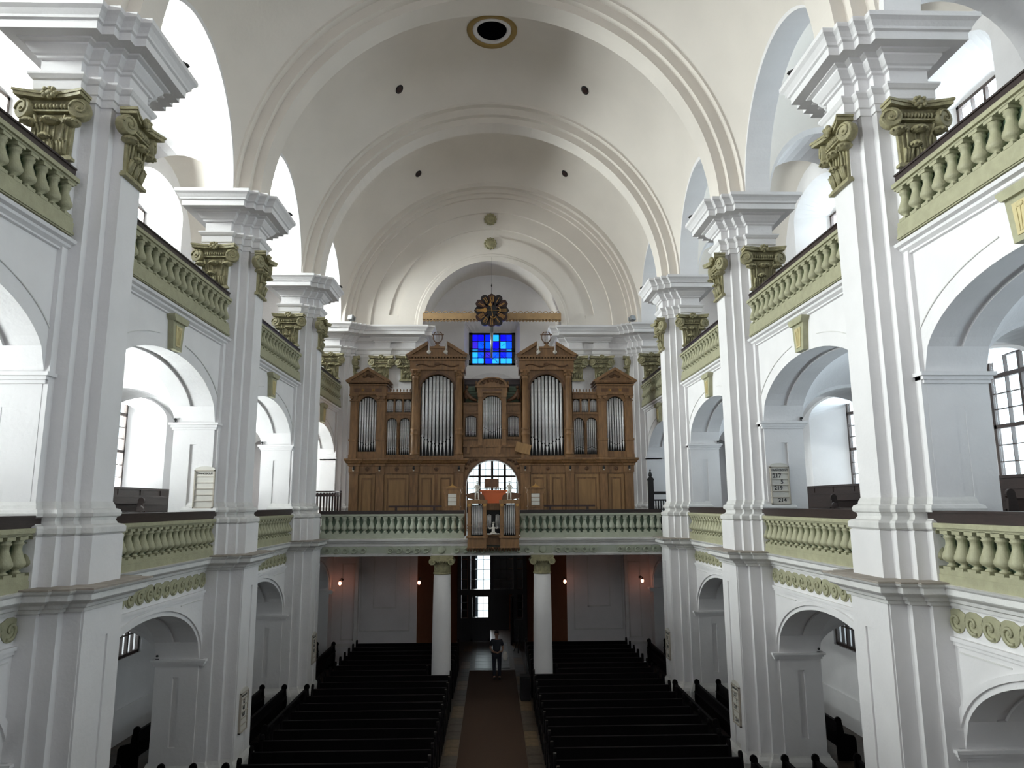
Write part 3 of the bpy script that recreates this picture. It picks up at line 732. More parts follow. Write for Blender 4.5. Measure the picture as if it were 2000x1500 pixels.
for x in (-1.8, 1.8):
    b = MB(); b.lathe([(.125, 0), (.135, -.03), (.10, -.05), (.03, -.06)], x, 5.115, 16, 'y', YG, a0=.2); b.box(x-.33, x+.33, YG-.012, YG+.1, 4.97, 5.26)
    b.build('beam_rosette', 'sage', g)

BAL = MB()
BAL.box(-.09, .09, -.09, .09, 0, .05); BAL.box(-.09, .09, -.09, .09, .52, .58)
BAL.lathe([(.07, .05), (.075, .07), (.05, .085), (.048, .10), (.10, .13), (.128, .17), (.125, .21), (.10, .27), (.08, .33), (.064, .38), (.066, .44), (.085, .46), (.088, .48), (.074, .49), (.088, .52)], 0, 0, 12)
BALM = {k: BAL.mesh('baluster', k) for k in ('olive', 'sage')}
def balustrade(loc, rz, half, z, n, label, group, m='olive', skip=None, board=True, xf=6.80, panel=True, parent_axis='y'):
    """runs along local y at local x = xf, top storey height z of its foot"""
    r = empty('balustrade', loc, rz, label=label, cat='balustrade', group=group)
    segs = [(-half, half)] if not skip else [(-half, -skip), (skip, half)]
    def mk(name, mt, fn):
        b = MB()
        for a, c in segs: fn(b, a, c)
        return b.build(name, mt, r)
    mk('plinth', m, lambda b, a, c: (b.box(xf-.10, xf+.14, a, c, z, z+.22), b.box(xf-.12, xf+.14, a, c, z+.02, z+.06), b.box(xf-.085, xf+.12, a, c, z+.22, z+.30)))
    mk('top_rail', m, lambda b, a, c: (b.box(xf-.09, xf+.10, a, c, z+.86, z+.90), b.box(xf-.13, xf+.12, a, c, z+.90, z+.97)))
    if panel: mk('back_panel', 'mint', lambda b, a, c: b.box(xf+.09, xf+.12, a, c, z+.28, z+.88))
    if board: mk('book_board', 'darkwood', lambda b, a, c: (b.box(xf-.05, xf+.22, a, c, z+.97, z+1.12), b.box(xf-.07, xf+.24, a, c, z+1.12, z+1.15)))
    for i in range(n):
        u = -half+2*half*(i+.5)/n
        if skip and abs(u) < skip+.05: continue
        put(BALM[m], 'baluster', r, (xf, u, z+.29))
    return r
for s, sn in SIDES:
    for yc in BAYS[1:]:
        k = side_loc(s, yc)
        where = {8.475: 'beside the pillar closest to the camera', 15.225: 'between the two pillars closest to the camera', 21.975: 'between the second pillar and the organ gallery', 28.725: 'at the far end beside the organ'}[yc]
        if yc < 27:
            balustrade(k['loc'], k['rz'], 2.66, 5.42, 19, f'olive balustrade of the lower {sn} gallery, {where}', 'gallery balustrades')
        balustrade(k['loc'], k['rz'], 2.62, 10.95, 17, f'olive balustrade of the upper {sn} gallery, {where}', 'gallery balustrades')
# organ gallery front: same builder turned so that it looks at the nave
balustrade((0, YG+.06+6.80, 0), -PI/2 if False else PI/2, 6.1, 5.42, 48, 'long grey-green balustrade across the front of the organ gallery', 'gallery balustrades', m='mint', skip=.90, xf=-6.80) if False else None
r = empty('balustrade', (0, 0, 0), 0, label='long grey-green balustrade across the front of the organ gallery', cat='balustrade', group='gallery balustrades')
def seg2(name, mt, boxes):
    b = MB()
    for sg in (-1, 1):
        x0, x1 = sorted((sg*1.0, sg*6.12))
        for y0, y1, z0, z1 in boxes: b.box(x0, x1, y0, y1, z0, z1)
    b.build(name, mt, r)
seg2('plinth', 'sage', [(YG-.04, YG+.2, 5.50, 5.66), (YG-.02, YG+.2, 5.66, 5.70)])
seg2('top_rail', 'sage', [(YG-.02, YG+.17, 6.28, 6.31), (YG-.06, YG+.19, 6.31, 6.37)])
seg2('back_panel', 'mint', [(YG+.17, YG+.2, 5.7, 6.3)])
seg2('book_board', 'darkwood', [(YG+.02, YG+.3, 6.37, 6.47), (YG, YG+.32, 6.47, 6.495)])
for i in range(21):
    for sg in (-1, 1): put(BALM['sage'], 'baluster', r, (sg*(1.13+.2445*i), YG+.075, 5.70), (0, 0, 0), (.93, .93, 1))
# columns under the gallery
for sg, lab in ((-1, 'left'), (1, 'right')):
    o = empty('column', (sg*1.77, 25.95, 0), kind='structure'); o['label'] = f'round white column under the organ gallery, {lab} of the aisle'
    b = MB(); b.lathe([(.36, 0), (.345, .25), (.335, .45), (.335, 1.2), (.32, 2.8), (.295, 4.30)], 0, 0, 32); b.build('shaft', 'white', o)
    b = MB(); b.lathe([(.31, 4.28), (.32, 4.31), (.31, 4.34), (.285, 4.35), (.285, 4.62), (.33, 4.70), (.33, 4.74)], 0, 0, 28)
    for k in range(24):
        t = 2*PI*k/24; b.box(.285*math.cos(t)-.012, .285*math.cos(t)+.012, .285*math.sin(t)-.012, .285*math.sin(t)+.012, 4.36, 4.60)
    b.box(-.40, .40, -.38, .38, 4.85, 4.92); b.box(-.32, .32, -.40, .40, 4.74, 4.86)
    cp = b.build('capital', 'capital', o)
    for u in (-1, 1):
        v = MB(); v.lathe([(.115, -.42), (.12, -.38), (.09, 0), (.12, .38), (.115, .42)], 0, 0, 16, 'y')
        v.tube([((.10-.0085*k)*math.cos(k*.65), -.425, (.10-.0085*k)*math.sin(k*.65)) for k in range(11)], .014, 4)
        v.build('volute', 'capital', cp, (u*.33, 0, 4.73))
    b = MB()
    for k in range(5): b.sph((-.16+.08*k, -.36, 4.72), (.03, .04, .04), 6, 4)
    b.build('egg_band', 'capital', cp)

# ================================================================== THE ORGAN
org = empty('pipe_organ', (0, 28.6, 5.5), 0, label='large carved oak pipe organ with pedimented towers of silver pipes across the gallery', cat='organ')
ZO = 5.5                                               # world heights are written; objects are shifted down by ZO
def ob(mb, name, m, parent=None, loc=(0, 0, 0)):
    """parent None: a part of the organ, world heights in, local heights out"""
    if parent is None: mb.xf(lambda x, y, z: (x, y, z-ZO)); return mb.build(name, m, org, loc)
    return mb.build(name, m, parent, loc)
def pipe_mesh(r, foot, body):
    b = MB(); b.lathe([(r*.14, 0), (r*.97, foot-.01), (r*.55, foot), (r*.55, foot+r*.9), (r, foot+r*1.0), (r, foot+body)], 0, 0, 10)
    b.prism([(-r*.6, foot+r), (r*.6, foot+r), (r*.1, foot+r*2.8), (-r*.1, foot+r*2.8)], 'y', -r*1.03, -r*.8)
    return b.mesh('organ_pipe', 'tin')
def pipes(parent, x0, x1, zb, top, n, y, footfn, local=0.0):
    wd = (x1-x0)/n; r = wd*.385; bk = {}
    for i in range(n):
        x = x0+wd*(i+.5); f = footfn(abs((i-(n-1)/2)/((n-1)/2)) if n > 1 else 0)
        t = top(x)
        m = pipe_mesh(r, f, max(.05, t-zb-f))
        o = put(m, 'organ_pipe', parent, (x, y, zb-local))
def arch_front(b, x0, x1, z0, z1, xa, xb, zs, rise, zb, y0, y1, n=14):
    uc = (xa+xb)/2; arch_wall(b, fmX, x0, x1, z1, (xb-xa)/2, zs, rise, zb, uc, y0, y1, n)
    b.add([(x0, y0, z0), (x1, y0, z0), (x1, y0, zb), (x0, y0, zb)], [(0, 1, 2, 3)])
    b.add([(xa, y0, zb), (xb, y0, zb), (xb, y1, zb), (xa, y1, zb)], [(0, 1, 2, 3)])
def pediment(b, x0, x1, zb, zt, y0, y1, th=.10):
    """raking cornice over x0..x1 with a sunk tympanum"""
    xm = (x0+x1)/2
    b.prism([(x0, zb), (x1, zb), (xm, zt)], 'y', y0+.12, y1)
    b.prism([(x0-.05, zb), (xm, zt+.02), (xm, zt+.02-th*1.2), (x0+.16, zb)], 'y', y0, y1)
    b.prism([(x1+.05, zb), (x1-.16, zb), (xm, zt+.02-th*1.2), (xm, zt+.02)], 'y', y0, y1)
    b.box(x0-.05, x1+.05, y0, y1, zb-.05, zb)
    for i in range(int((x1-x0)/.12)): x = x0+.06+i*.12; b.box(x-.03, x+.03, y0+.02, y0+.1, zb-.10, zb-.05)
def console(b, x, y, z):
    b.box(x-.10, x+.10, y-.06, y, z-.02, z+.16); b.sph((x, y-.07, z+.07), (.06, .05, .07), 8, 5)
def rosette(parent, x, y, z, r, m='organd'):
    b = MB(); b.lathe([(r, 0), (r, -.02), (r*.8, -.03), (r*.7, -.015), (r*.5, -.02), (r*.3, -.045), (.01, -.05)], x, z, 12, 'y', y); return b.build('rosette', m, parent)
Y0 = -.28                                              # front plane of the lower case relative to the organ's origin
lower = None
for s in (-1, 1):
    X = lambda a, c: tuple(sorted((s*a, s*c)))
    # ---- lower case
    b = MB(); x0, x1 = X(1.12, 5.62); b.box(x0, x1, Y0+.10, .9, 5.5, 8.5); lc = ob(b, 'lower_case', 'organ')
    pil = [(5.62, 5.28), (4.58, 4.28), (3.25, 2.93), (1.49, 1.13)]
    for a, c in pil:
        b = MB(); x0, x1 = X(a, c); b.box(x0, x1, Y0, Y0+.1, 5.75, 8.0); b.box(x0-.03, x1+.03, Y0-.04, Y0+.1, 5.5, 5.95); b.box(x0-.03, x1+.03, Y0-.05, Y0+.1, 7.96, 8.22)
        b.box(x0-.02, x1+.02, Y0-.02, Y0+.1, 7.88, 7.92)
        ob(b, 'pilaster', 'organ')
    x0, x1 = X(1.13, 5.62)
    b = MB(); b.box(x0, x1, Y0+.03, Y0+.12, 7.92, 8.22)
    cor = [(s*1.10, Y0-.02)]; cur = []
    edges = sorted([e for a, c in pil for e in (a, c)])
    plan = []
    for i in range(0, 8, 2):
        a, c = edges[i], edges[i+1]; plan += [(s*(a-.03), Y0+.03), (s*(a-.03), Y0-.05), (s*(c+.03), Y0-.05), (s*(c+.03), Y0+.03)]
    plan = [(s*1.10, Y0+.3)]+plan[1:]+[(s*5.65, .6)]
    b.sweep(plan, [(0, 8.2), (.03, 8.22), (.03, 8.28), (.10, 8.33), (.12, 8.38), (.17, 8.44), (.17, 8.50), (0, 8.52)], False, -1 if s < 0 else 1)
    b.box(*X(1.0, 5.7), Y0+.0, .9, 8.46, 8.515)
    for x in [1.3+.14*i for i in range(31)]: b.box(s*x-.035, s*x+.035, Y0-.02, Y0+.06, 8.235, 8.28)
    ob(b, 'case_cornice', 'organ')
    for a, c in ((5.24, 4.62), (4.24, 3.29), (2.89, 2.28), (2.14, 1.53)):
        x0, x1 = X(a, c); b = MB()
        for (p, q, u, v) in ((x0, x1, 5.75, 5.95), (x0, x1, 7.74, 7.86), (x0, x0+.09, 5.95, 7.74), (x1-.09, x1, 5.95, 7.74)): b.box(p, q, Y0+.06, Y0+.11, u, v)
        b.box(x0+.15, x1-.15, Y0+.085, Y0+.11, 6.02, 7.67); ob(b, 'case_panel', 'organl')
    for x in (4.93, 3.77, 2.21): rosette(org, s*x, Y0+.03, 8.09-ZO, .085)
    for a, c in pil:
        x = s*(a+c)/2; b = MB(); b.sph((x, Y0-.10, 8.12), (.05, .05, .06), 8, 5); b.box(x-.03, x+.03, Y0-.09, Y0-.04, 8.06, 8.2); cs = ob(b, 'bracket_lamp', 'black')
        q = MB(); q.sph((x, Y0-.13, 8.03-ZO), (.035, .035, .03), 8, 4); q.build('lamp_glass', 'stat', cs)
    # ---- outer tower
    x0, x1 = X(5.66, 4.28); b = MB(); arch_front(b, x0, x1, 8.5, 11.1, *X(5.36, 4.62), 10.62, .38, 8.78, Y0+.04, Y0+.22)
    for a, c in ((5.66, 5.38), (4.60, 4.28)):
        p, q = X(a, c); b.box(p, q, Y0-.04, Y0+.04, 8.6, 11.0); b.box(p-.02, q+.02, Y0-.08, Y0+.05, 8.5, 8.66); b.box(p-.03, q+.03, Y0-.09, Y0+.05, 9.20, 9.28); b.box(p-.01, q+.01, Y0-.06, Y0+.05, 8.66, 9.2)
        b.box(p-.03, q+.03, Y0-.08, Y0+.05, 10.80, 10.84); b.box(p-.05, q+.05, Y0-.11, Y0+.05, 11.0, 11.06)
        for u in (p+.05, q-.05): b.lathe([(.065, -.14), (.065, 0)], u, 10.93, 10, 'y', Y0)
    b.box(x0, x1, Y0+.2, .9, 8.5, 11.1) if False else None
    b.box(x0, x0+.04, Y0+.04, .9, 8.5, 11.1); b.box(x1-.04, x1, Y0+.04, .9, 8.5, 11.1)
    b.box(x0-.04, x1+.04, Y0-.06, .9, 11.06, 11.42); b.box(x0-.08, x1+.08, Y0-.12, .9, 11.42, 11.48); b.box(x0-.12, x1+.12, Y0-.18, .9, 11.52, 11.58)
    pediment(b, x0-.14, x1+.14, 11.62, 12.14, Y0-.22, .5)
    tw = ob(b, 'outer_tower', 'organ')
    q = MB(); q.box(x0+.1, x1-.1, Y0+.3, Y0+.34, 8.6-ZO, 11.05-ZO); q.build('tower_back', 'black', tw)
    q = MB()
    for k in range(3): q.sph((s*4.97+(k-1)*.14, Y0-.10, 11.78-ZO+(.06 if k == 1 else 0)), (.09, .03, .06), 8, 4)
    q.build('carved_ornament', 'organd', tw)
    for k in (-1, 0, 1): q = MB(); q.box(s*4.97+k*.42-.13, s*4.97+k*.42+.13, Y0-.075, Y0-.05, 11.17-ZO, 11.31-ZO); q.build('frieze_panel', 'organd', tw)
    for k, xx in enumerate((-.21, .21)): rosette(tw, s*4.97+xx, Y0-.06, 11.24-ZO, .05, 'gilt')
    xm = s*4.99
    pipes(tw, s*4.99-.36, s*4.99+.36, 8.80, lambda x: 10.60+.36*math.sqrt(max(0, 1-((x-xm)/.38)**2)), 7, Y0+.17, lambda t: .22+.16*t, ZO)
    # ---- flat between the towers
    x0, x1 = X(4.28, 3.24); b = MB()
    m1 = (x0+x1)/2
    for a, c in ((x0, m1), (m1, x1)):
        arch_front(b, a, c, 8.5, 10.26, a+.05, c-.05, 9.93, .21, 8.66, Y0+.12, Y0+.26, 10)
    b.box(x0, x1, Y0+.08, .8, 10.26, 10.36); b.box(x0, x1, Y0+.10, Y0+.26, 10.90, 11.1); b.box(x0, x1, Y0+.04, .8, 11.10, 11.18)
    for i in range(4): x = x0+(x1-x0)*i/3; b.box(x-.035, x+.035, Y0+.10, Y0+.26, 10.3, 10.95)
    b.lathe([(.045, 8.66), (.03, 8.72), (.03, 9.85), (.05, 9.93)], m1, Y0+.10, 8)
    ft = ob(b, 'flat', 'organ')
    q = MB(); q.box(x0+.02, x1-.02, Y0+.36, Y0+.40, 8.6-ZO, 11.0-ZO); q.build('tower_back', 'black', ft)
    q = MB()
    for i in range(8): x = x0+.06+(x1-x0-.12)*i/7; q.lathe([(.03, 11.18-ZO), (.012, 11.21-ZO), (.03, 11.25-ZO), (.008, 11.32-ZO)], x, Y0+.08, 6)
    q.build('cresting', 'organ', ft)
    for a, c in ((x0, m1), (m1, x1)):
        xm = (a+c)/2; pipes(ft, a+.06, c-.06, 8.68, lambda x, xm=xm: 9.91+.20*math.sqrt(max(0, 1-((x-xm)/.215)**2)), 5, Y0+.24, lambda t: .20+.08*(1-t), ZO)
    for i in range(3):
        a = x0+(x1-x0)*i/3+.04; c = x0+(x1-x0)*(i+1)/3-.04; pipes(ft, a, c, 10.36, lambda x, a=a, c=c: 10.80+.1*(1-abs(x-(a+c)/2)/((c-a)/2)), 6, Y0+.20, lambda t: .12, ZO)
    # ---- main tower
    YT = Y0-.16
    x0, x1 = X(3.24, 1.16); b = MB(); arch_front(b, x0, x1, 8.5, 12.05, *X(2.88, 1.52), 11.25, .64, 8.60, YT+.10, YT+.30, 18)
    b.box(x0, x0+.05, YT+.1, .9, 8.5, 12.1); b.box(x1-.05, x1, YT+.1, .9, 8.5, 12.1)
    b.box(x0-.06, x1+.06, YT-.04, .9, 12.05, 12.42); b.box(x0-.10, x1+.10, YT-.10, .9, 12.42, 12.50)
    for i in range(19): x = x0-.02+(x1-x0+.04)*i/18; b.box(x-.03, x+.03, YT-.14, YT, 12.50, 12.55)
    b.box(x0-.14, x1+.14, YT-.16, .9, 12.55, 12.63)
    xm = (x0+x1)/2
    for sg in (-1, 1):                                   # broken pediment
        xe = xm+sg*1.22; xt = xm+sg*.38
        b.prism([(xe+sg*.06, 12.63), (xt, 13.20), (xt, 13.05), (xe-sg*.18, 12.63)], 'y', YT-.20, .4)
        b.prism([(xe-sg*.1, 12.63), (xt, 13.12), (xt+sg*.02, 12.63)], 'y', YT-.04, .3)
        for i in range(6): t = (i+.5)/6; x = xe+(xt-xe)*t; z = 12.60+.5*t; b.box(x-.025, x+.025, YT-.17, YT-.1, z-.03, z+.02)
    b.prism([(xm-.36, 12.63), (xm+.36, 12.63), (xm+.30, 12.92), (xm-.30, 12.92)], 'y', YT-.14, .2)
    b.prism([(xm-.36, 12.90), (xm-.30, 12.98), (xm-.12, 12.98), (xm, 13.13), (xm+.12, 12.98), (xm+.30, 12.98), (xm+.36, 12.90)], 'y', YT-.18, .15)
    tw = ob(b, 'main_tower', 'organ')
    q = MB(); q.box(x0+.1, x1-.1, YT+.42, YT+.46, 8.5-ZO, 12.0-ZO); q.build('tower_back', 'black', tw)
    for a in (3.07, 1.32):                               # engaged columns
        q = MB(); x = s*a; z = -ZO
        q.box(x-.18, x+.18, YT-.12, YT+.1, 8.5+z, 8.62+z)
        q.lathe([(.17, 8.62+z), (.17, 8.70+z), (.145, 8.74+z), (.145, 9.40+z), (.17, 9.43+z), (.17, 9.48+z), (.15, 9.50+z), (.15, 9.60+z), (.17, 9.62+z), (.17, 9.66+z), (.14, 9.70+z), (.125, 11.66+z), (.15, 11.68+z), (.13, 11.72+z), (.16, 11.95+z), (.20, 12.0+z), (.20, 12.05+z)], x, YT-.01, 16)
        for k in range(7): t = PI+PI*k/6; q.sph((x+.15*math.cos(t), YT-.01+.15*math.sin(t), 11.83+z), (.035, .035, .06), 6, 4)
        for u in (-.14, .14): q.lathe([(.06, -.20), (.06, -.05)], x+u, 11.97+z, 10, 'y', YT)
        q.build('engaged_column', 'organ', tw)
    q = MB()
    ringband(q, lambda u, d, z: (xm+u, d, z-ZO), [(.69, YT+.10), (.69, YT+.05), (.76, YT+.05), (.76, YT+.10)], 11.25, 0, PI, 20, ky=.95)
    q.box(xm-.06, xm+.06, YT+.02, YT+.1, 11.88-ZO, 12.04-ZO); q.build('arch_moulding', 'organd', tw); q = MB()
    q.tube([(xm-.85+.17*i, YT-.06, 12.22-ZO+.06*math.sin(i*1.3)) for i in range(11)], .03, 5); q.sph((xm, YT-.06, 12.27-ZO), (.12, .03, .06), 8, 4)
    q.build('carved_ornament', 'organd', tw)
    for sg in (-1, 1):
        q = MB(); q.sph((xm+sg*.335, YT-.20, 12.74-ZO), (.085, .06, .085), 12, 8); q.box(xm+sg*.335-.02, xm+sg*.335+.02, YT-.2, YT-.16, 12.8-ZO, 13.1-ZO); q.build('white_ball', 'stat', tw)
    q = MB()                                             # lyre finial
    for sg in (-1, 1):
        q.tube([(xm+sg*(.02+.17*math.sin(t)), YT-.05, 13.16-ZO+.20*(1-math.cos(t))+.02*t) for t in [PI*i/9*.9 for i in range(10)]], .022, 6)
    q.tube([(xm-.22, YT-.05, 13.49-ZO), (xm+.22, YT-.05, 13.49-ZO)], .02, 6)
    for k in range(4): q.box(xm-.06+.04*k-.005, xm-.06+.04*k+.005, YT-.055, YT-.045, 13.18-ZO, 13.58-ZO)
    q.box(xm-.10, xm+.10, YT-.09, YT, 13.12-ZO, 13.17-ZO); q.sph((xm-.22, YT-.05, 13.49-ZO), .03, 6, 4); q.sph((xm+.22, YT-.05, 13.49-ZO), .03, 6, 4); q.sph((xm, YT-.05, 13.60-ZO), .03, 6, 4)
    q.build('lyre_finial', 'organd', tw)
    pipes(tw, xm-.66, xm+.66, 8.62, lambda x: 11.22+.62*math.sqrt(max(0, 1-((x-xm)/.70)**2)), 9, YT+.24, lambda t: .36+.34*t, ZO)
    # ---- small flat beside the centre
    x0, x1 = X(1.16, .56); b = MB(); arch_front(b, x0, x1, 8.55, 10.72, x0+.07, x1-.07, 10.10, .14, 9.38, Y0+.20, Y0+.34, 10)
    b.box(x0, x1, Y0+.14, .7, 10.30, 10.36); b.box(x0, x1, Y0+.14, .7, 10.68, 10.76)
    b.box(x0+.05, x1-.05, Y0+.17, Y0+.21, 10.42, 10.62); b.box(x0, x1, Y0+.14, .7, 9.28, 9.36)
    fs = ob(b, 'small_flat', 'organ')
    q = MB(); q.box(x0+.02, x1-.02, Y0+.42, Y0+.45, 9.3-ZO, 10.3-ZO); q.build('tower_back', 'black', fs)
    q = MB()                                             # scrolled carving on top
    q.tube([(s*(.60+.06*i), Y0+.12, 10.85-ZO+.32*(i/8)**2) for i in range(9)], [.05+.008*i for i in range(9)], 6); q.sph((s*1.05, Y0+.1, 11.10-ZO), (.10, .07, .22), 8, 6); q.sph((s*1.02, Y0+.08, 11.38-ZO), .07, 8, 5)
    q.build('scroll_carving', 'organd', fs)
    xm = (x0+x1)/2; pipes(fs, x0+.085, x1-.085, 9.42, lambda x: 10.08+.13*math.sqrt(max(0, 1-((x-xm)/.24)**2)), 7, Y0+.32, lambda t: .13+.03*(1-t), ZO)
# ---- centre over the arch
b = MB(); arch_front(b, -.56, .56, 8.55, 11.15, -.39, .39, 10.72, .32, 9.28, Y0+.02, Y0+.2, 16)
for sg in (-1, 1):
    p, q = sorted((sg*.56, sg*.40)); b.box(p, q, Y0-.05, Y0+.05, 9.0, 11.12); b.box(p-.02, q+.02, Y0-.08, Y0+.05, 9.0, 9.12); b.box(p-.02, q+.02, Y0-.08, Y0+.05, 9.66, 9.72); b.box(p-.03, q+.03, Y0-.09, Y0+.05, 10.95, 11.12)
    b.box(min(sg*.56, sg*.52), max(sg*.56, sg*.52), Y0, .7, 8.55, 11.2)
b.box(-.62, .62, Y0-.08, .7, 11.12, 11.34); b.box(-.68, .68, Y0-.15, .7, 11.34, 11.42)
b.prism([(.60*math.cos(t), 11.42+.34*math.sin(t)) for t in [PI*i/16 for i in range(17)]], 'y', Y0-.02, .5)
ringband(b, fmX, [(.52, Y0-.02), (.52, Y0-.14), (.62, Y0-.14), (.62, .5)], 11.42, 0, PI, 20, ky=.56)
for sg in (-1, 1): b.lathe([(.04, 11.42), (.02, 11.48), (.045, 11.53), (.01, 11.62)], sg*.64, Y0-.05, 8)
ct = ob(b, 'central_tower', 'organ')
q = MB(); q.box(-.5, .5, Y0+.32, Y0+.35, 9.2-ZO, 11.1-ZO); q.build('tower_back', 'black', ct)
q = MB()
for k in range(-2, 3): q.sph((k*.17, Y0-.04, 11.53-ZO+.10*math.cos(k*.7)), (.07, .03, .07), 8, 4)
q.box(-.4, .4, Y0-.10, Y0-.08, 11.19-ZO, 11.27-ZO); q.build('carved_ornament', 'organd', ct)
pipes(ct, -.38, .38, 9.30, lambda x: 10.70+.30*math.sqrt(max(0, 1-(x/.40)**2)), 9, Y0+.16, lambda t: .22+.22*t, ZO)
b = MB(); b.box(-1.16, 1.16, .75, .95, 10.5, 11.62); sb = ob(b, 'swell_box', 'darkwood')
b = MB(); b.box(-1.16, 1.16, .60, .95, 11.62, 11.84); b.box(-1.16, 1.16, .56, .95, 11.78, 11.86); ob(b, 'swell_rail', 'maroon')
for i in range(9):
    q = MB(); q.box(-1.1, 1.1, .70, .75, 10.55-ZO+.115*i, 10.64-ZO+.115*i); q.build('louvre', 'mint', sb)
b = MB()                                                # console arch below
arch_wall(b, fmX, -1.14, 1.14, 8.60, 1.03, 7.42, 1.02, 5.5, 0, Y0+.06, .5, 24)
b.box(-1.2, 1.2, Y0-.02, .6, 8.55, 8.66); b.box(-1.14, 1.14, Y0+.06, .6, 8.66, 8.95); b.box(-1.18, 1.18, Y0-.04, .6, 8.95, 9.04); b.box(-1.14, 1.14, Y0+.10, .6, 9.04, 9.20)
for x in (-.95, -.3, .3, .95): b.box(x-.05, x+.05, Y0-.04, Y0+.06, 8.68, 8.95)
ca = ob(b, 'console_arch', 'organ')
q = MB()
for sg in (-1, 1):
    for k in range(5): q.sph((sg*(.62+.10*k), Y0+.05, 8.44-ZO-.05*k*k*.5+.02*k), (.07, .03, .05), 7, 4)
    q.sph((sg*1.02, Y0+.05, 8.35-ZO), (.08, .03, .12), 8, 5)
ringband(q, lambda u, d, z: (u, d, z-ZO), [(1.035, Y0+.06), (1.035, Y0+.01), (1.09, Y0+.01), (1.09, Y0+.06)], 7.42, 0, PI, 28, ky=.99)
q.build('spandrel_carving', 'organd', ca)
b = MB(); b.box(-.50, -.05, -.05, .0, 9.1, 9.2); b.xf(lambda x, y, z: (x, y, z-ZO))
# tilted wooden board leaning at the right of the centre
b = MB(); b.box(-.30, .30, -.02, .02, -.20, .20); o = b.build('leaning_board', 'organl', org, (1.22, -.62, 3.37)); o.rotation_euler = (math.radians(-12), math.radians(14), 0); o['label'] = 'small tilted light wooden board'

# ------------------------------------------------------------------ small organ case on the gallery rail
rp = empty('chair_organ', (0.04, 25.55, 5.2), 0, label='small two-towered oak organ case hung on the gallery balustrade', cat='organ')
zz = 5.2
b = MB()
for sg in (-1, 1):
    x0, x1 = sorted((sg*.90, sg*.24))
    b.box(x0, x1, -.30, .45, 5.24, 5.62)
    b.box(x0-.04, x1+.04, -.36, .45, 5.54, 5.62); b.box(x0-.0, x1+.0, -.34, .45, 5.20, 5.26)
    for p, q in ((x0, x0+.12), (x1-.12, x1)):
        b.box(p, q, -.28, .4, 5.62, 6.72); b.box(p-.02, q+.02, -.31, .4, 5.95, 6.0); b.box(p-.02, q+.02, -.31, .4, 5.86, 5.9); b.box(p-.02, q+.02, -.31, .4, 6.60, 6.72)
    b.box(x0-.03, x1+.03, -.34, .45, 6.72, 6.86); b.box(x0-.01, x1+.01, -.1, .45, 5.6, 6.8) if False else None
b.box(-.26, .26, -.05, .45, 5.30, 5.62); b.box(-.26, .26, -.02, .45, 6.50, 6.72); b.box(-.28, .28, -.22, .1, 5.60, 5.66); b.box(-.26, .26, -.06, .4, 6.66, 6.74)
b.xf(lambda x, y, z: (x, y, z-zz)); b.build('case', 'organ', rp)
b = MB()
for i in range(19): x = -.88+1.76*i/18; b.lathe([(.045, 5.22-zz), (.05, 5.17-zz), (.01, 5.08-zz)], x, -.26 if abs(x) > .2 else -.08, 6)
b.build('pendant_fringe', 'organd', rp)
b = MB(); b.box(-.8, .8, .12, .3, 5.6-zz, 6.7-zz); b.build('case_back', 'black', rp)
for sg in (-1, 1):
    pipes(rp, sg*.57-.20, sg*.57+.20, 5.64-zz, lambda x: 6.66-zz, 6, -.12, lambda t: .05)
    pipes(rp, sg*.15-.08, sg*.15+.08, 5.84-zz, lambda x: 6.36-zz-.6*abs(x-sg*.15), 4, 0.0, lambda t: .08)
    b = MB()
    for k in (-1, 1): b.lathe([(.055, -.33), (.055, -.28)], sg*.57+k*.27, 6.68-zz, 10, 'y', 0)
    b.build('volute', 'gilt', rp)
    b = MB(); b.prism([(sg*.30, 6.86-zz), (sg*.34, 7.02-zz), (sg*.48, 7.10-zz), (sg*.62, 7.12-zz), (sg*.80, 7.10-zz), (sg*1.0, 7.05-zz), (sg*.92, 6.92-zz), (sg*.70, 6.86-zz)], 'y', .0, .12)
    b.build('dark_wing', 'organd', rp)

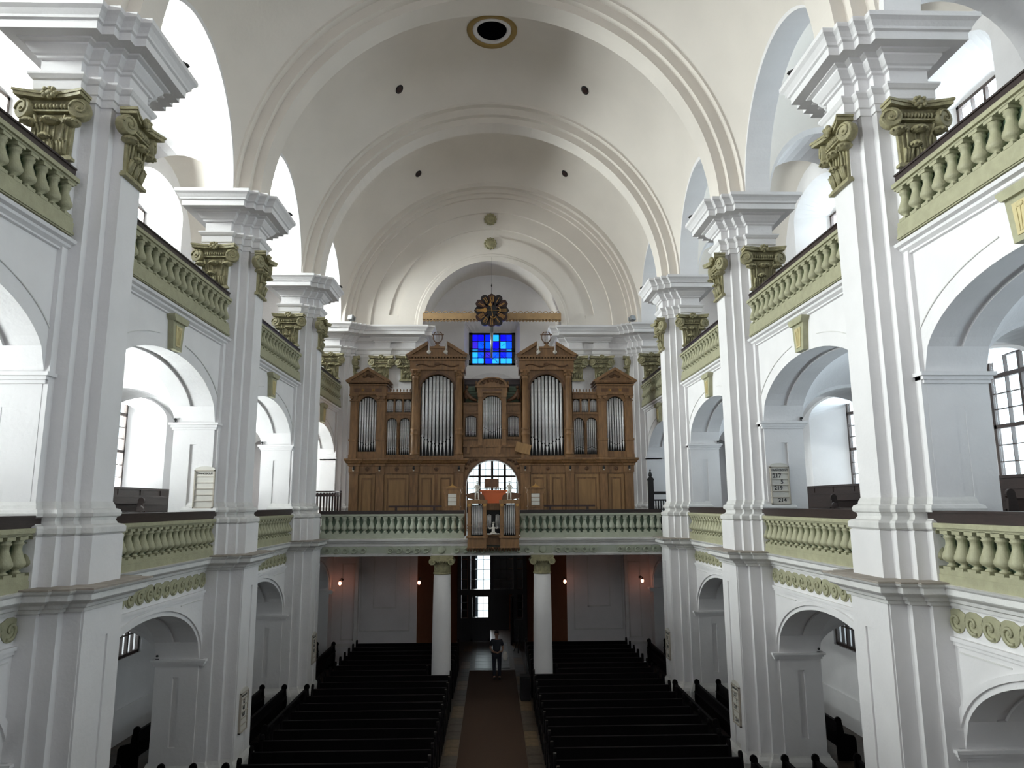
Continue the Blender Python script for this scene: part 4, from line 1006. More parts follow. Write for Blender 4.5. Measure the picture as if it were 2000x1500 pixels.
# ------------------------------------------------------------------ figures
def skin(name, joints, edges, m, parent=None, sub=2, root=0):
    me = bpy.data.meshes.new(name); me.from_pydata([j[:3] for j in joints], edges, [])
    o = bpy.data.objects.new(name, me); COL.objects.link(o)
    if parent: o.parent = parent
    sk = o.modifiers.new('skin', 'SKIN'); sk.use_smooth_shade = True
    sv = me.skin_vertices[0].data if me.skin_vertices else None
    if sv is None:
        o.data.attributes.new
    for i, j in enumerate(joints):
        r = j[3]; sv[i].radius = (r, r) if not isinstance(r, tuple) else r
        sv[i].use_root = (i == root)
    if sub: q = o.modifiers.new('sub', 'SUBSURF'); q.levels = sub; q.render_levels = sub
    me.materials.append(M[m]); return o
def statue(label, loc, h, pose, m='stat'):
    """cherub: one continuous body, with wings and plinth as parts"""
    r = empty('cherub_statue', loc, 0, label=label, cat='statue')
    k = h
    if pose == 'stand':
        J = [(0, 0, .50, .085), (0, 0, .62, .085), (0, 0, .73, .09), (0, 0, .79, .035), (0, -.01, .86, .065), (0, -.015, .93, .06),
             (.055, 0, .46, .055), (.07, -.01, .26, .042), (.075, .01, .06, .03), (.08, -.06, .025, .028),
             (-.055, 0, .46, .055), (-.09, -.04, .27, .042), (-.10, 0, .06, .03), (-.11, -.07, .025, .028),
             (.10, 0, .74, .038), (.16, -.04, .62, .030), (.10, -.13, .56, .022), (-.10, 0, .74, .038), (-.17, -.05, .63, .030), (-.12, -.14, .68, .022)]
        E_ = [(0, 1), (1, 2), (2, 3), (3, 4), (4, 5), (0, 6), (6, 7), (7, 8), (8, 9), (0, 10), (10, 11), (11, 12), (12, 13), (2, 14), (14, 15), (15, 16), (2, 17), (17, 18), (18, 19)]
    else:
        J = [(0, 0, .16, .10), (0, 0, .34, .10), (0, 0, .50, .11), (0, 0, .58, .045), (0, -.02, .70, .085), (0, -.03, .80, .075),
             (.12, 0, .48, .05), (.30, -.05, .42, .04), (.36, -.08, .60, .028), (-.12, 0, .48, .05), (-.28, -.05, .40, .04), (-.40, -.06, .60, .028),
             (.10, -.04, .10, .06), (.26, -.10, .07, .045), (-.10, -.04, .10, .06), (-.26, -.10, .07, .045)]
        E_ = [(0, 1), (1, 2), (2, 3), (3, 4), (4, 5), (2, 6), (6, 7), (7, 8), (2, 9), (9, 10), (10, 11), (0, 12), (12, 13), (0, 14), (14, 15)]
    J = [(x*k, y*k, z*k, rr*k*.95) for x, y, z, rr in J]
    o = skin('body', J, E_, m, r)
    b = MB(); hz = (.93 if pose == 'stand' else .80)*k
    for i in range(9): t = 2*PI*i/9; b.sph((.045*k*math.cos(t), .03*k+.04*k*math.sin(t), hz+.03*k), (.028*k, .03*k, .025*k), 6, 4)
    b.build('hair', m, r)
    b = MB()
    for sg in (-1, 1):
        hzz = hz-.03*k; b.sph((sg*.022*k, -.075*k, hzz+.0), (.010*k, .006*k, .008*k), 6, 4)
    b.sph((0, -.085*k, hz-.055*k), (.010*k, .014*k, .016*k), 6, 4); b.sph((0, -.076*k, hz-.085*k), (.018*k, .008*k, .006*k), 6, 4)
    b.build('face', m, r)
    if pose == 'stand':
        b = MB(); b.lathe([(.10*k, .42*k), (.115*k, .46*k), (.095*k, .55*k), (.085*k, .56*k)], 0, 0, 12); b.build('drapery', m, r)
        b = MB(); b.box(-.13*k, .13*k, -.12*k, .08*k, 0, .02*k); b.build('base', m, r)
    else:
        b = MB(); b.tube([(-.45*k, -.12*k, .04*k), (-.2*k, -.16*k, .02*k), (0, -.15*k, .06*k), (.2*k, -.16*k, .02*k), (.45*k, -.12*k, .04*k)], .05*k, 7); b.build('cloud_scroll', m, r)
        b = MB()
        for q in range(5): t = .3+2.5*q/4; b.bar((.07*k*math.cos(t), 0, .84*k), (.13*k*math.cos(t), 0, .84*k+.12*k*math.sin(t)), .012*k, .012*k)
        b.build('crown', m, r)
    return r
statue('white cherub statue standing on the left tower of the small organ case', (-.53, 25.40, 6.86), .66, 'stand')
statue('white cherub statue standing on the right tower of the small organ case', (.61, 25.40, 6.86), .66, 'stand')
statue('white seated cherub with raised arms in the centre of the small organ case', (.04, 25.27, 5.67), .46, 'sit')

# console furniture behind the small case
o = empty('music_cabinet', (.06, 26.9, 5.5), 0, label='orange varnished cabinet standing behind the small organ case', cat='cabinet')
b = MB(); b.box(-.46, .46, -.2, .2, 0, 1.66); b.build('cabinet_body', 'orange', o)
b = MB(); b.box(-.52, .52, -.24, .24, 1.66, 1.72); b.box(-.52, .52, -.23, .24, 1.22, 1.25); b.build('cabinet_top', 'orange', o)
b = MB()
for i in range(6): b.lathe([(.012, 1.72), (.02, 1.76), (.012, 1.80)], -.25+.1*i, -.19, 6)
b.build('gallery_knob', 'maroon', o)
o = empty('music_desk', (-.02, 27.05, 7.312), 0, label='brown music desk on top of the orange cabinet', cat='music desk')
b = MB(); b.box(-.27, .27, -.02, .02, .04, .34); b.build('desk_panel', 'organd', o)
b = MB(); b.box(-.28, .28, -.10, .02, .0, .04); b.box(-.2, -.16, -.05, .05, -.08, 0); b.box(.16, .2, -.05, .05, -.08, 0); b.build('desk_ledge', 'organd', o)
for sg, lab in ((-1, 'left'), (1, 'right')):
    x = 1.46*sg+(.0 if sg < 0 else .13)
    o = empty('number_cabinet', (x, 26.35, 5.5), 0, label=f'small gabled oak cabinet with white slats standing {lab} of the small organ case', cat='cabinet')
    b = MB(); b.box(-.28, .28, 0, .22, 0, 1.60); b.box(-.33, .33, -.04, .24, 1.60, 1.66); b.box(-.36, .36, -.06, .26, 1.76, 1.82); b.box(-.3, .3, -.02, .22, 1.66, 1.76); b.box(-.31, .31, -.03, .22, 1.10, 1.14)
    for u in (-1, 1): b.box(min(u*.28, u*.17), max(u*.28, u*.17), -.03, 0, 1.14, 1.60)
    b.build('cabinet_body', 'organ', o)
    b = MB(); b.prism([(-.18, 1.82), (-.12, 1.86), (-.05, 1.88), (0, 1.96), (.05, 1.88), (.12, 1.86), (.18, 1.82)], 'y', -.02, .04); b.build('crest', 'gilt', o)
    for i in range(3):
        b = MB(); b.box(-.15, .15, -.025, .0, 1.165+.145*i, 1.165+.145*i+.128); b.build('number_slat', 'paper', o)
for sg, lab in ((-1, 'left'), (1, 'right')):
    o = empty('bench', (sg*2.85, 26.75, 5.5), 0, label=f'low dark wooden bench behind the balustrade {lab} of the organ console', cat='bench')
    b = MB(); b.box(-.98, .98, -.04, .04, 1.10, 1.17); b.build('back_rail', 'maroon', o)
    b = MB(); b.box(-.98, .98, -.1, .30, .42, .46); b.build('seat', 'maroon', o)
    for x in (-.7, .7):
        b = MB(); b.box(x-.04, x+.04, -.04, .04, 0, 1.1); b.box(x-.04, x+.04, .0, .28, 0, .42); b.build('leg', 'maroon', o)

# ------------------------------------------------------------------ clock and its beam
o = empty('clock_beam', (0, 31.72, 15.05), 0, label='long ochre board with scalloped edges spanning the niche behind the clock', cat='beam')
b = MB(); b.box(-3.18, 3.18, -.04, .04, -.02, .30)
for i in range(42):
    x = -3.1+6.2*i/41; b.lathe([(.055, -.04), (.055, .04)], x, -.02, 8, 'y', 0)
b.build('board', 'beam', o)
b = MB()
for i in range(22):
    x = -3.03+6.06*i/21; b.tube([(x-.13, 0, .32), (x-.04, 0, .40), (x+.05, 0, .42), (x+.12, 0, .36), (x+.08, 0, .31)], .022, 5)
b.box(-3.18, 3.18, -.03, .03, .30, .325); b.build('scroll_edge', 'beam', o)
o = empty('clock', (-.02, 31.45, 15.43), 0, label='black clock with petal-shaped numeral plates and golden hands', cat='clock')
b = MB(); b.lathe([(.42, -.05), (.42, .05)], 0, 0, 32, 'y', 0); b.build('face', 'black', o)
ROM = ['XII', 'I', 'II', 'III', 'IIII', 'V', 'VI', 'VII', 'VIII', 'IX', 'X', 'XI']
def glyphs(b, txt, th):
    w_ = {'I': .045, 'V': .10, 'X': .11}; tot = sum(w_[c] for c in txt); u = -tot/2
    def P(u, v): rr = .40+v; return (rr*math.sin(th)+u*math.cos(th), -.075, rr*math.cos(th)-u*math.sin(th))
    for c in txt:
        q = u+w_[c]/2
        if c == 'I': b.bar(P(q, 0), P(q, .28), .020, .012, (0, 1, 0))
        if c == 'V': b.bar(P(q-.035, .28), P(q, 0), .020, .012, (0, 1, 0)); b.bar(P(q+.035, .28), P(q, 0), .012, .012, (0, 1, 0))
        if c == 'X': b.bar(P(q-.035, .28), P(q+.035, 0), .020, .012, (0, 1, 0)); b.bar(P(q+.035, .28), P(q-.035, 0), .012, .012, (0, 1, 0))
        u += w_[c]
for i in range(12):
    th = 2*PI*i/12; c, s_ = math.cos(th), math.sin(th)
    hwid = .19
    if i % 3 == 0: pr = [(-.10, .25), (.10, .25), (.19, .68), (0, .80), (-.19, .68)]
    elif i in (2, 10): pr = [(-.10, .25), (.10, .25), (.19, .66), (.10, .80), (-.10, .80), (-.19, .66)]
    else: pr = [(-.10, .25), (.10, .25)]+[(.175*math.cos(t), .66+.15*math.sin(t)) for t in [PI*k/8 for k in range(9)]]
    b = MB(); b.prism([(r_*s_+u*c, r_*c-u*s_) for u, r_ in pr], 'y', -.065, .03); pt = b.build('petal', 'blackgloss' if i % 2 else 'maroon', o)
    b = MB(); glyphs(b, ROM[i], th); b.build('numeral', 'gilt', pt)
b = MB(); b.bar((.42, -.10, -.01), (-.26, -.10, 0), .022, .01, (0, 1, 0)); b.sph((-.30, -.10, 0), (.085, .012, .12), 12, 6); b.prism([(-.36, .05), (-.74, .015), (-.74, -.015), (-.36, -.05)], 'y', -.11, -.095); b.build('minute_hand', 'gilt', o)
b = MB(); b.bar((.06, -.12, -.30), (-.04, -.12, .22), .022, .01, (0, 1, 0)); b.sph((-.05, -.12, .25), (.08, .012, .07), 12, 6); b.prism([(-.10, .28), (-.055, .42), (-.01, .28)], 'y', -.13, -.115)
b.tube([(.08+.11*math.cos(t), -.12, -.30+.09*math.sin(t)) for t in [PI+PI*k/8 for k in range(9)]], .02, 5); b.tube([(.30+.09*math.sin(t), -.11, .12*math.cos(t)) for t in [PI*k/8 for k in range(9)]], .02, 5); b.build('hour_hand', 'gilt', o)
b = MB(); b.tube([(0, 0, .8), (0, 0, 1.25)], .012, 6); b.lathe([(.01, 1.1), (.035, 1.18), (.01, 1.28)], 0, 0, 8); b.tube([(0, 0, 1.25), (0, .02, 2.55)], .006, 4); b.build('hanger', 'black', o)
b = MB(); b.tube([(0, .02, -.75), (0, .02, -2.2)], [.08, .05], 8); b.build('weight_tube', 'metal', o)
for z in (18.81, 20.02):
    b = MB()
    b.lathe([(.27, 0), (.27, -.05), (.12, -.09), (.02, -.1)], 0, 0, 12, 'y', 0)
    for k in range(12): t = 2*PI*k/12; b.sph((.25*math.cos(t), -.04, .25*math.sin(t)), (.065, .04, .065), 7, 5)
    o2 = b.build('gilt_boss', 'capital'); o2.location = (-.08, YB-.02, z)
    tag(o2, f'round olive gilt petalled boss on the arch, {"lower" if z < 19 else "upper"} of the two', 'boss', 'bosses above the clock')
b = MB(); b.tube([(0, YB-.05, 19.2), (0, YB-.05, 19.7)], .012, 5); o = b.build('wall_crack', 'grime', bw)

# ------------------------------------------------------------------ galleries: side railings, post, benches
o = empty('wooden_railing', (-6.3, 27.0, 5.5), 0, label='curved dark wooden railing with thin balusters at the left end of the organ gallery', cat='railing')
b = MB()
pts = [(-.62+.18*i, .32*math.sin(PI*i/7), 1.70) for i in range(8)]
for i in range(7): b.bar(pts[i], pts[i+1], .10, .06); b.bar((pts[i][0], pts[i][1], .86), (pts[i+1][0], pts[i+1][1], .86), .08, .06); b.bar((pts[i][0], pts[i][1], 1.58), (pts[i+1][0], pts[i+1][1], 1.58), .05, .12)
b.build('hand_rail', 'maroon', o)
for i in range(12):
    t = i/11*7; k = min(int(t), 6); f = t-k; x = pts[k][0]+(pts[k+1][0]-pts[k][0])*f; y = pts[k][1]+(pts[k+1][1]-pts[k][1])*f
    b = MB(); b.box(x-.03, x+.03, y-.02, y+.02, .0, 1.66); b.build('rail_baluster', 'maroon', o)
o = empty('gate_post', (6.22, 28.0, 5.5), 0, label='tall black wooden post with carved finial right of the organ', cat='post')
b = MB(); b.box(-.10, .10, -.1, .1, 0, 2.1); b.lathe([(.05, 2.24), (.09, 2.30), (.06, 2.38), (.02, 2.45), (.04, 2.48), (.005, 2.56)], 0, 0, 8); b.prism([(-.14, 2.1), (.14, 2.1), (.10, 2.18), (0, 2.27), (-.10, 2.18)], 'y', -.08, .08); b.build('post', 'black', o)
o = empty('wooden_railing', (6.65, 28.0, 5.5), 0, label='black wooden railing beside the tall post right of the organ', cat='railing')
b = MB(); b.box(-.32, .42, -.04, .04, 1.55, 1.66); b.box(-.32, .42, -.04, .04, .95, 1.0); b.box(-.32, .42, -.03, .03, 1.30, 1.36); b.box(-.32, .42, -.03, .03, 0, .9); b.build('hand_rail', 'black', o)
for i in range(7):
    b = MB(); b.box(-.27+.1*i, -.23+.1*i, -.02, .02, .9, 1.35); b.build('rail_baluster', 'black', o)

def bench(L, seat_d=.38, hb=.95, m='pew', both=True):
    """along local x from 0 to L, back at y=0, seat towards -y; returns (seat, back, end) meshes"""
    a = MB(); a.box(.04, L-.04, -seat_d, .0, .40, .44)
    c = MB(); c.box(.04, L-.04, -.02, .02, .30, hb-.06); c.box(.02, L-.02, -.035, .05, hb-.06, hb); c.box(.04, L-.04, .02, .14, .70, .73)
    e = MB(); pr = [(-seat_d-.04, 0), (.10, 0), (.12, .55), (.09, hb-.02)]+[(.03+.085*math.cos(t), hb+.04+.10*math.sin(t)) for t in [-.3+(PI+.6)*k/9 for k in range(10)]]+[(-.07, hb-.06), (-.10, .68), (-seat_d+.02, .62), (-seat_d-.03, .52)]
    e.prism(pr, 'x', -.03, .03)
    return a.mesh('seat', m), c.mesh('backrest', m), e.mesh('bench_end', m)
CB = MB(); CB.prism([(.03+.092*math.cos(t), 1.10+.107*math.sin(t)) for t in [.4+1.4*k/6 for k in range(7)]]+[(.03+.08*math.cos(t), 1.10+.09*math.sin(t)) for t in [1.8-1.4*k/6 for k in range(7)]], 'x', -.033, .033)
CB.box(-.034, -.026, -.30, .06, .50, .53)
CAPB = CB.mesh('glint_cap', 'pewedge')  # strips added to imitate glints along the aisle ends
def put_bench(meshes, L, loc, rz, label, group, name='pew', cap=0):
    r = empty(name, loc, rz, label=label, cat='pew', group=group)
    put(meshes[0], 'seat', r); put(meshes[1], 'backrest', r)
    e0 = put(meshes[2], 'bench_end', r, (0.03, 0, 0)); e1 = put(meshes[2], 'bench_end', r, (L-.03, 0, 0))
    if cap: put(CAPB, 'glint_cap', e0 if cap > 0 else e1)
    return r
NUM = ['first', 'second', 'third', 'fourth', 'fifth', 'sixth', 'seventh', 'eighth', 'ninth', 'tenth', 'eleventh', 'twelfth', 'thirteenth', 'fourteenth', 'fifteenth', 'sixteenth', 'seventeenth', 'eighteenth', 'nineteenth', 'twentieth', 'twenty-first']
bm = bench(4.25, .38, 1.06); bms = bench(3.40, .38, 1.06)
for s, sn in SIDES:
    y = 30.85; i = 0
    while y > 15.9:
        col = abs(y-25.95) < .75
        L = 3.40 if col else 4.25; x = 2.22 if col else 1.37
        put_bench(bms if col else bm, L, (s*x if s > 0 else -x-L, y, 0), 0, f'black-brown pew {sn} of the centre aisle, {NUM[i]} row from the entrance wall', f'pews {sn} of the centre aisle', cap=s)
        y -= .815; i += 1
# benches along the side aisles, ends towards the camera
bl = {}
for s, sn in SIDES:
    for bi, (ya, yb, nm) in enumerate(((12.9, 17.1, 'between the two closest pillars'), (19.8, 24.1, 'between the second and third pillars'), (26.9, 31.2, 'under the organ gallery'))):
        for j, x in enumerate((5.95, 6.64, 7.34, 8.3, 9.2)):
            if bi == 2 and j == 0: continue
            if j == 0 and bi < 2: x = 5.93
            L = yb-ya
            if L not in bl: bl[L] = bench(L)
            # local x runs along world y; seat towards the nave
            r = put_bench(bl[L], L, (s*x, ya if s > 0 else ya, 0) if s > 0 else (s*x, yb, 0), PI/2 if s > 0 else -PI/2, f'side-aisle pew on the {sn}, {nm}, {NUM[j]} from the nave', 'pews facing the nave in the side aisles')
    for bi, (yc, nm) in enumerate(((15.225, 'in the first full bay'), (21.975, 'in the second bay'), (8.475, 'beside the pillar closest to the camera'))):
        L = 5.0
        if 'g' not in bl: bl['g'] = bench(L, .38, .95, 'darkwood')
        f = MB()
        for j in range(3): f.box(8.0+.85*j, 10.68, -2.6, 2.6, 5.40+.22*j, 5.62+.22*j)
        st = empty('gallery_step', (0, yc, 0), 0 if s > 0 else PI, kind='structure'); f.build('floor', 'darkwood', st)
        for j in range(3):
            x = 8.55+.85*j
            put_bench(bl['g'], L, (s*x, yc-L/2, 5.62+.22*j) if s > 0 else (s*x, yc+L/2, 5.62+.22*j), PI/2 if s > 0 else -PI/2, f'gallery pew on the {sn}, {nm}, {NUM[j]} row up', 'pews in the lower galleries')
        b = MB(); b.box(10.58, 10.68, -2.6, 2.6, 6.06, 7.22); b.box(10.54, 10.7, -2.6, 2.6, 7.18, 7.24)
        for q in range(4): b.box(10.56, 10.6, -2.6+1.3*q, -2.52+1.3*q, 6.1, 7.18)
        b.build('wainscot', 'darkwood', st)

# ------------------------------------------------------------------ hymn boards
def text(txt, size, loc, rot, m, parent, name='lettering'):
    c = bpy.data.curves.new(name, 'FONT'); c.body = txt; c.size = size; c.align_x = 'CENTER'; c.align_y = 'CENTER'; c.extrude = .002; c.materials.append(M[m]); c.resolution_u = 3
    c.offset = size*.018
    t = bpy.data.objects.new(name, c); COL.objects.link(t); bpy.context.view_layer.update()
    me = bpy.data.meshes.new_from_object(t.evaluated_get(bpy.context.evaluated_depsgraph_get())); bpy.data.objects.remove(t); bpy.data.curves.remove(c)
    if not me.materials: me.materials.append(M[m])
    o = bpy.data.objects.new(name, me); COL.objects.link(o); o.parent = parent; o.location = loc; o.rotation_euler = rot; return o
def hymn_board(loc, rz, title, rows, label, w_=.48, h_=.94, tilt=0, frame='boardframe', n=5):
    """front looks along local -y, origin bottom centre"""
    r = empty('hymn_board', loc, rz, label=label, cat='hymn board', group='hymn number boards')
    r.rotation_euler = (0, tilt, rz)
    b = MB(); b.box(-w_/2, -w_/2+.03, -.05, 0, 0, h_); b.box(w_/2-.03, w_/2, -.05, 0, 0, h_); b.box(-w_/2, w_/2, -.05, 0, 0, .03); b.box(-w_/2, w_/2, -.05, 0, h_-.03, h_)
    for i in range(n): z = .03+(h_-.19)/n*(i+1); b.box(-w_/2, w_/2, -.045, 0, z-.012, z+.004)
    b.build('frame', frame, r)
    b = MB(); b.prism([(w_/2*math.cos(t), h_+.09*math.sin(t)) for t in [PI*k/12 for k in range(13)]], 'y', -.035, 0); b.build('arched_top', 'paper', r)
    b = MB(); b.box(-w_/2+.03, w_/2-.03, -.025, 0, .03, h_-.03); b.build('back_panel', 'paper', r)
    if title: text(title, .062 if len(title) > 9 else .072, (0, -.028, h_-.09), (PI/2, 0, 0), 'ink', r)
    rh = (h_-.19)/n
    for i, t in enumerate(rows):
        if t: text(t[0], rh*.95, (t[1], -.028, h_-.16-rh*(i+.5)), (PI/2, 0, 0), 'ink', r, 'number')
    return r
hymn_board((7.21, 18.6-.815, 6.66), 0, 'KARÁCSONY', [('217', -.07), ('5', .05), ('219', -.05), None, ('214', .03)], 'hymn number board reading 217, 5, 219 and 214 on the upper right pillar')
hymn_board((-7.05, 18.6-.815, 6.64), 0, 'TRANOSCIUS', [], 'empty cream hymn board with lettered top strip on the upper left pillar', w_=.50, h_=.93)
for s, sn in SIDES:
    for yc, zz_, lab in ((18.5, 1.32, 'second'), (25.4, 1.45, 'third')):
        hymn_board((s*6.065, yc, zz_), -PI/2 if s > 0 else PI/2, 'KARÁCSONY' if s > 0 else 'TRANOSCIUS', [('217', -.05), ('5', .05), ('219', -.05), None, ('214', 0)] if s > 0 else [('12', 0), ('48', 0), ('103', 0)], f'narrow hymn board on the lower shaft of the {lab} pillar on the {sn}', w_=.52, h_=.92, frame='boardframe')

# ------------------------------------------------------------------ lamps under the gallery
for x, sgn_, lab in ((-6.48, 1, 'leftmost of the four'), (-3.12, 1, 'left of the entrance porch'), (3.12, -1, 'right of the entrance porch'), (6.46, -1, 'rightmost of the four')):
    o = empty('wall_lamp', (x, 31.45, 3.42), 0, label=f'small glowing red-orange wall lamp under the organ gallery, {lab}', cat='lamp', group='wall lamps under the gallery')
    b = MB(); b.sph((0, -.05, 0), (.065, .065, .085), 12, 8); b.build('bulb', 'bulb', o)
    b = MB(); b.tube([(0, -.05, .08), (0, 0, .17), (0, .35, .17), (0, .5, .10)], .015, 6); b.lathe([(.05, .42), (.05, .49)], 0, .1, 10, 'y', 0); b.lathe([(.03, .07), (.05, .11), (.02, .13)], 0, -.05, 8); b.build('bracket', 'black', o)
    d = bpy.data.lights.new('lamp_light', 'POINT'); d.energy = .9; d.color = (1, .38, .16); d.shadow_soft_size = .08
    q = bpy.data.objects.new('lamp_light', d); COL.objects.link(q); q.parent = o; q.location = (0, -.18, 0)
o = empty('ceiling_lamp', (-.95, 34.5, 4.62), 0, label='small warm lamp hanging in the porch above the entrance door', cat='lamp')
b = MB(); b.sph((0, 0, 0), (.07, .07, .07), 10, 6); b.build('bulb', 'bulb', o); b = MB(); b.tube([(0, 0, .06), (0, 0, .58)], .01, 5); b.build('cord', 'black', o)
d = bpy.data.lights.new('lamp_light', 'POINT'); d.energy = 1.0; d.color = (1, .5, .3); d.shadow_soft_size = .08
q = bpy.data.objects.new('lamp_light', d); COL.objects.link(q); q.parent = o; q.location = (0, 0, -.12)

# ------------------------------------------------------------------ floodlights and small fittings
def flood(loc, rz, label, m='metal'):
    o = empty('floodlight', loc, rz, label=label, cat='floodlight', group='floodlights on the cornices')
    b = MB(); b.prism([(-.16, .14), (.10, .10), (.14, .26), (-.12, .34)], 'x', -.12, .12); b.build('lamp_head', m, o)
    b = MB(); b.tube([(-.13, 0, .22), (-.13, 0, .0), (.13, 0, .0), (.13, 0, .22)], .014, 5); b.box(-.08, .08, -.06, .06, 0, .02); b.build('bracket', 'black', o)
    return o
flood((6.32, 31.05, 14.74), .5, 'black and silver floodlight on the cornice right of the organ niche')
flood((-6.28, 31.05, 14.74), -.5, 'small silver floodlight on the cornice left of the organ niche')
for s, sn in SIDES:
    for yc, lab in ((11.85, 'closest'), (18.6, 'second'), (25.35, 'third')):
        o = empty('cornice_lamp', (s*5.86, yc+.55, 14.73), -s*.9, label=f'flat dark lamp lying on the cornice of the {lab} pillar on the {sn}', cat='lamp', group='lamps on the pillar cornices')
        b = MB(); b.prism([(-.28, .0), (.24, .0), (.28, .05), (-.20, .09)], 'x', -.08, .08); b.build('lamp_housing', 'black', o)
for s, yc, z, lab in ((-1, 18.6, 8.74, 'upper left impost of the second pillar'), (-1, 18.6, 3.15, 'lower left impost of the second pillar'), (1, 18.6, 3.15, 'lower right impost of the second pillar'), (1, 18.6, 8.74, 'upper right impost of the second pillar'), (-1, 25.35, 8.74, 'upper left impost of the third pillar'), (1, 25.35, 8.74, 'upper right impost of the third pillar')):
    o = empty('small_spotlight', (s*7.86, yc-.84, z), 0, label=f'tiny black spotlight on the {lab}', cat='spotlight', group='spotlights on the imposts')
    b = MB(); b.lathe([(.02, -.07), (.032, -.03), (.03, .04)], 0, .08, 8, 'y', 0); b.build('lamp_head', 'black', o)
    b = MB(); b.box(-.012, .012, -.012, .012, 0, .07); b.box(-.04, .04, -.03, .03, 0, .015); b.build('bracket', 'black', o)

# ------------------------------------------------------------------ on the aisle floor
o = empty('speaker_box', (1.14, 26.1, 0.012), .05, label='black box standing on the right side of the centre aisle', cat='box')
b = MB(); b.box(-.17, .17, -.22, .22, .03, .80); b.build('box_body', 'black', o)
b = MB(); b.box(-.13, .13, -.235, -.21, .08, .74); b.build('grille', 'blackgloss', o)
b = MB()
for x in (-.13, .13):
    for y in (-.17, .17): b.lathe([(.025, 0), (.025, .03)], x, y, 6)
b.build('foot', 'black', o)
o = empty('tripod_stand', (1.22, 34.2, 0.003), 0, label='dark folding stand beside the open entrance door', cat='stand')
for k in range(3):
    b = MB(); t = 2*PI*k/3+.4; b.tube([(0, 0, .75), (.28*math.cos(t), .28*math.sin(t), 0)], .018, 6); b.build('leg', 'black', o)
b = MB(); b.tube([(0, 0, .5), (0, 0, 1.25)], .02, 6); b.build('pole', 'black', o)
b = MB(); b.box(-.2, .2, -.04, .02, 1.15, 1.45); b.build('top_plate', 'black', o)

# ------------------------------------------------------------------ the person in the aisle
pz = 0.012
man = empty('person', (.17, 29.1, pz), 0, label='person in dark T-shirt and dark trousers walking up the aisle with bent arms', cat='person')
J = [(0, 0, .98, .15), (0, .0, 1.12, .135), (0, 0, 1.30, .155), (0, .0, 1.43, .10), (0, 0, 1.50, .055),
     (.10, 0, .93, .10), (.11, -.03, .50, .062), (.11, .02, .10, .042), (.12, -.12, .05, .038),
     (-.09, 0, .93, .10), (-.10, .02, .50, .062), (-.09, .05, .10, .042), (-.10, -.09, .05, .038),
     (.18, 0, 1.42, .062), (.25, .02, 1.14, .045), (.20, -.24, 1.06, .034), (.13, -.31, 1.07, .028),
     (-.18, 0, 1.42, .062), (-.25, .03, 1.14, .045), (-.12, -.22, 1.04, .034), (-.04, -.27, 1.05, .028),
     (0, -.01, 1.56, .062), (0, -.015, 1.66, .085), (0, -.01, 1.72, .07)]
Ed = [(0, 1), (1, 2), (2, 3), (3, 4), (0, 5), (5, 6), (6, 7), (7, 8), (0, 9), (9, 10), (10, 11), (11, 12), (2, 13), (13, 14), (14, 15), (15, 16), (2, 17), (17, 18), (18, 19), (19, 20), (4, 21), (21, 22), (22, 23)]
skin('body', J, Ed, 'skin', man)
def hand(parent, at, dirv, side):
    a = Vector(at); d = Vector(dirv).normalized(); u = d.cross(Vector((0, 0, 1))).normalized(); v = u.cross(d)
    b = MB(); b.sph(tuple(a+d*.04), (.040, .045, .022), 10, 6)
    for i, l in enumerate((.070, .078, .074, .058)):
        o_ = a+d*.075+u*(-.030+.020*i); b.tube([o_, o_+d*l*.5, o_+d*l*.8-v*.02, o_+d*l*.85-v*.045], [.009, .0088, .008, .006], 6)
    o_ = a+d*.02+u*(-.038*side); b.tube([o_, o_+d*.03-u*.022*side, o_+d*.06-u*.024*side-v*.01], [.011, .010, .007], 6)
    return b.build('hand', 'skin', parent)
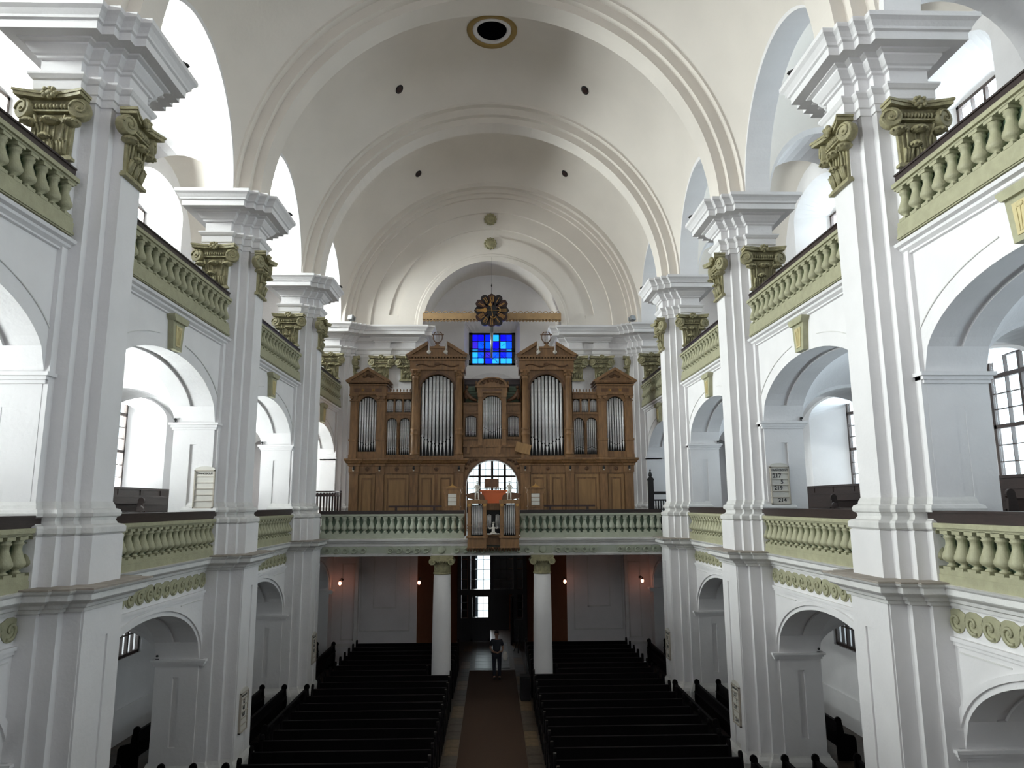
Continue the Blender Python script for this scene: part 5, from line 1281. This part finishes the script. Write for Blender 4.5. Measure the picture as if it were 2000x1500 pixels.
hand(man, (.13, -.31, 1.07), (-.5, -.8, .1), 1); hand(man, (-.04, -.27, 1.05), (.5, -.8, .0), -1)
T = [(0, 0, .93, .165), (0, .0, 1.12, .155), (0, 0, 1.30, .172), (0, .0, 1.43, .115), (.185, 0, 1.42, .078), (.235, .01, 1.22, .068), (-.185, 0, 1.42, .078), (-.235, .015, 1.22, .068)]
skin('tshirt', T, [(0, 1), (1, 2), (2, 3), (2, 4), (4, 5), (2, 6), (6, 7)], 'shirt', man)
T = [(0, 0, .97, .16), (.10, 0, .90, .112), (.11, -.03, .50, .078), (.11, .02, .08, .062), (-.09, 0, .90, .112), (-.10, .02, .50, .078), (-.09, .05, .08, .062)]
skin('trousers', T, [(0, 1), (1, 2), (2, 3), (0, 4), (4, 5), (5, 6)], 'jeans', man)
b = MB(); b.sph((0, .02, 1.745), (.088, .098, .065), 12, 8); b.sph((0, .05, 1.68), (.082, .07, .08), 12, 8); b.build('hair', 'hair', man)
b = MB()
for sg in (-1, 1): b.sph((sg*.032, -.093, 1.675), (.012, .008, .008), 6, 4); b.sph((sg*.088, -.005, 1.665), (.012, .02, .03), 6, 4)
b.sph((0, -.108, 1.645), (.013, .02, .022), 6, 4); b.sph((0, -.095, 1.612), (.026, .010, .007), 6, 4); b.build('face', 'skin', man)
for x, y in ((.11, -.04), (-.09, -.01)):
    b = MB(); b.sph((x, y, .045), (.055, .14, .045), 10, 6); b.build('shoe', 'black', man)
b = MB(); b.sph((0, 0, .16), (.10, .05, .17), 10, 8); b.tube([(-.05, 0, .30), (0, 0, .36), (.05, 0, .30)], .008, 5); o = b.build('plastic_bag', 'stat'); o.location = (.50, 28.90, .74)
tag(o, 'small white plastic bag held at the side of the walking person', 'bag')

# the two bays on either side of the closest pillars are not quite equal: the pillar stands 13 cm nearer the chancel
for o in list(COL.objects):
    if o.parent: continue
    y = o.location.y
    if abs(y-15.225) < .01: o.location.y = 15.16; o.scale.y = 1.019
    elif abs(y-8.475) < .01: o.location.y = 8.41; o.scale.y = .981
    elif abs(y-11.85) < .01 or abs(y-12.40) < .01: o.location.y = y-.13
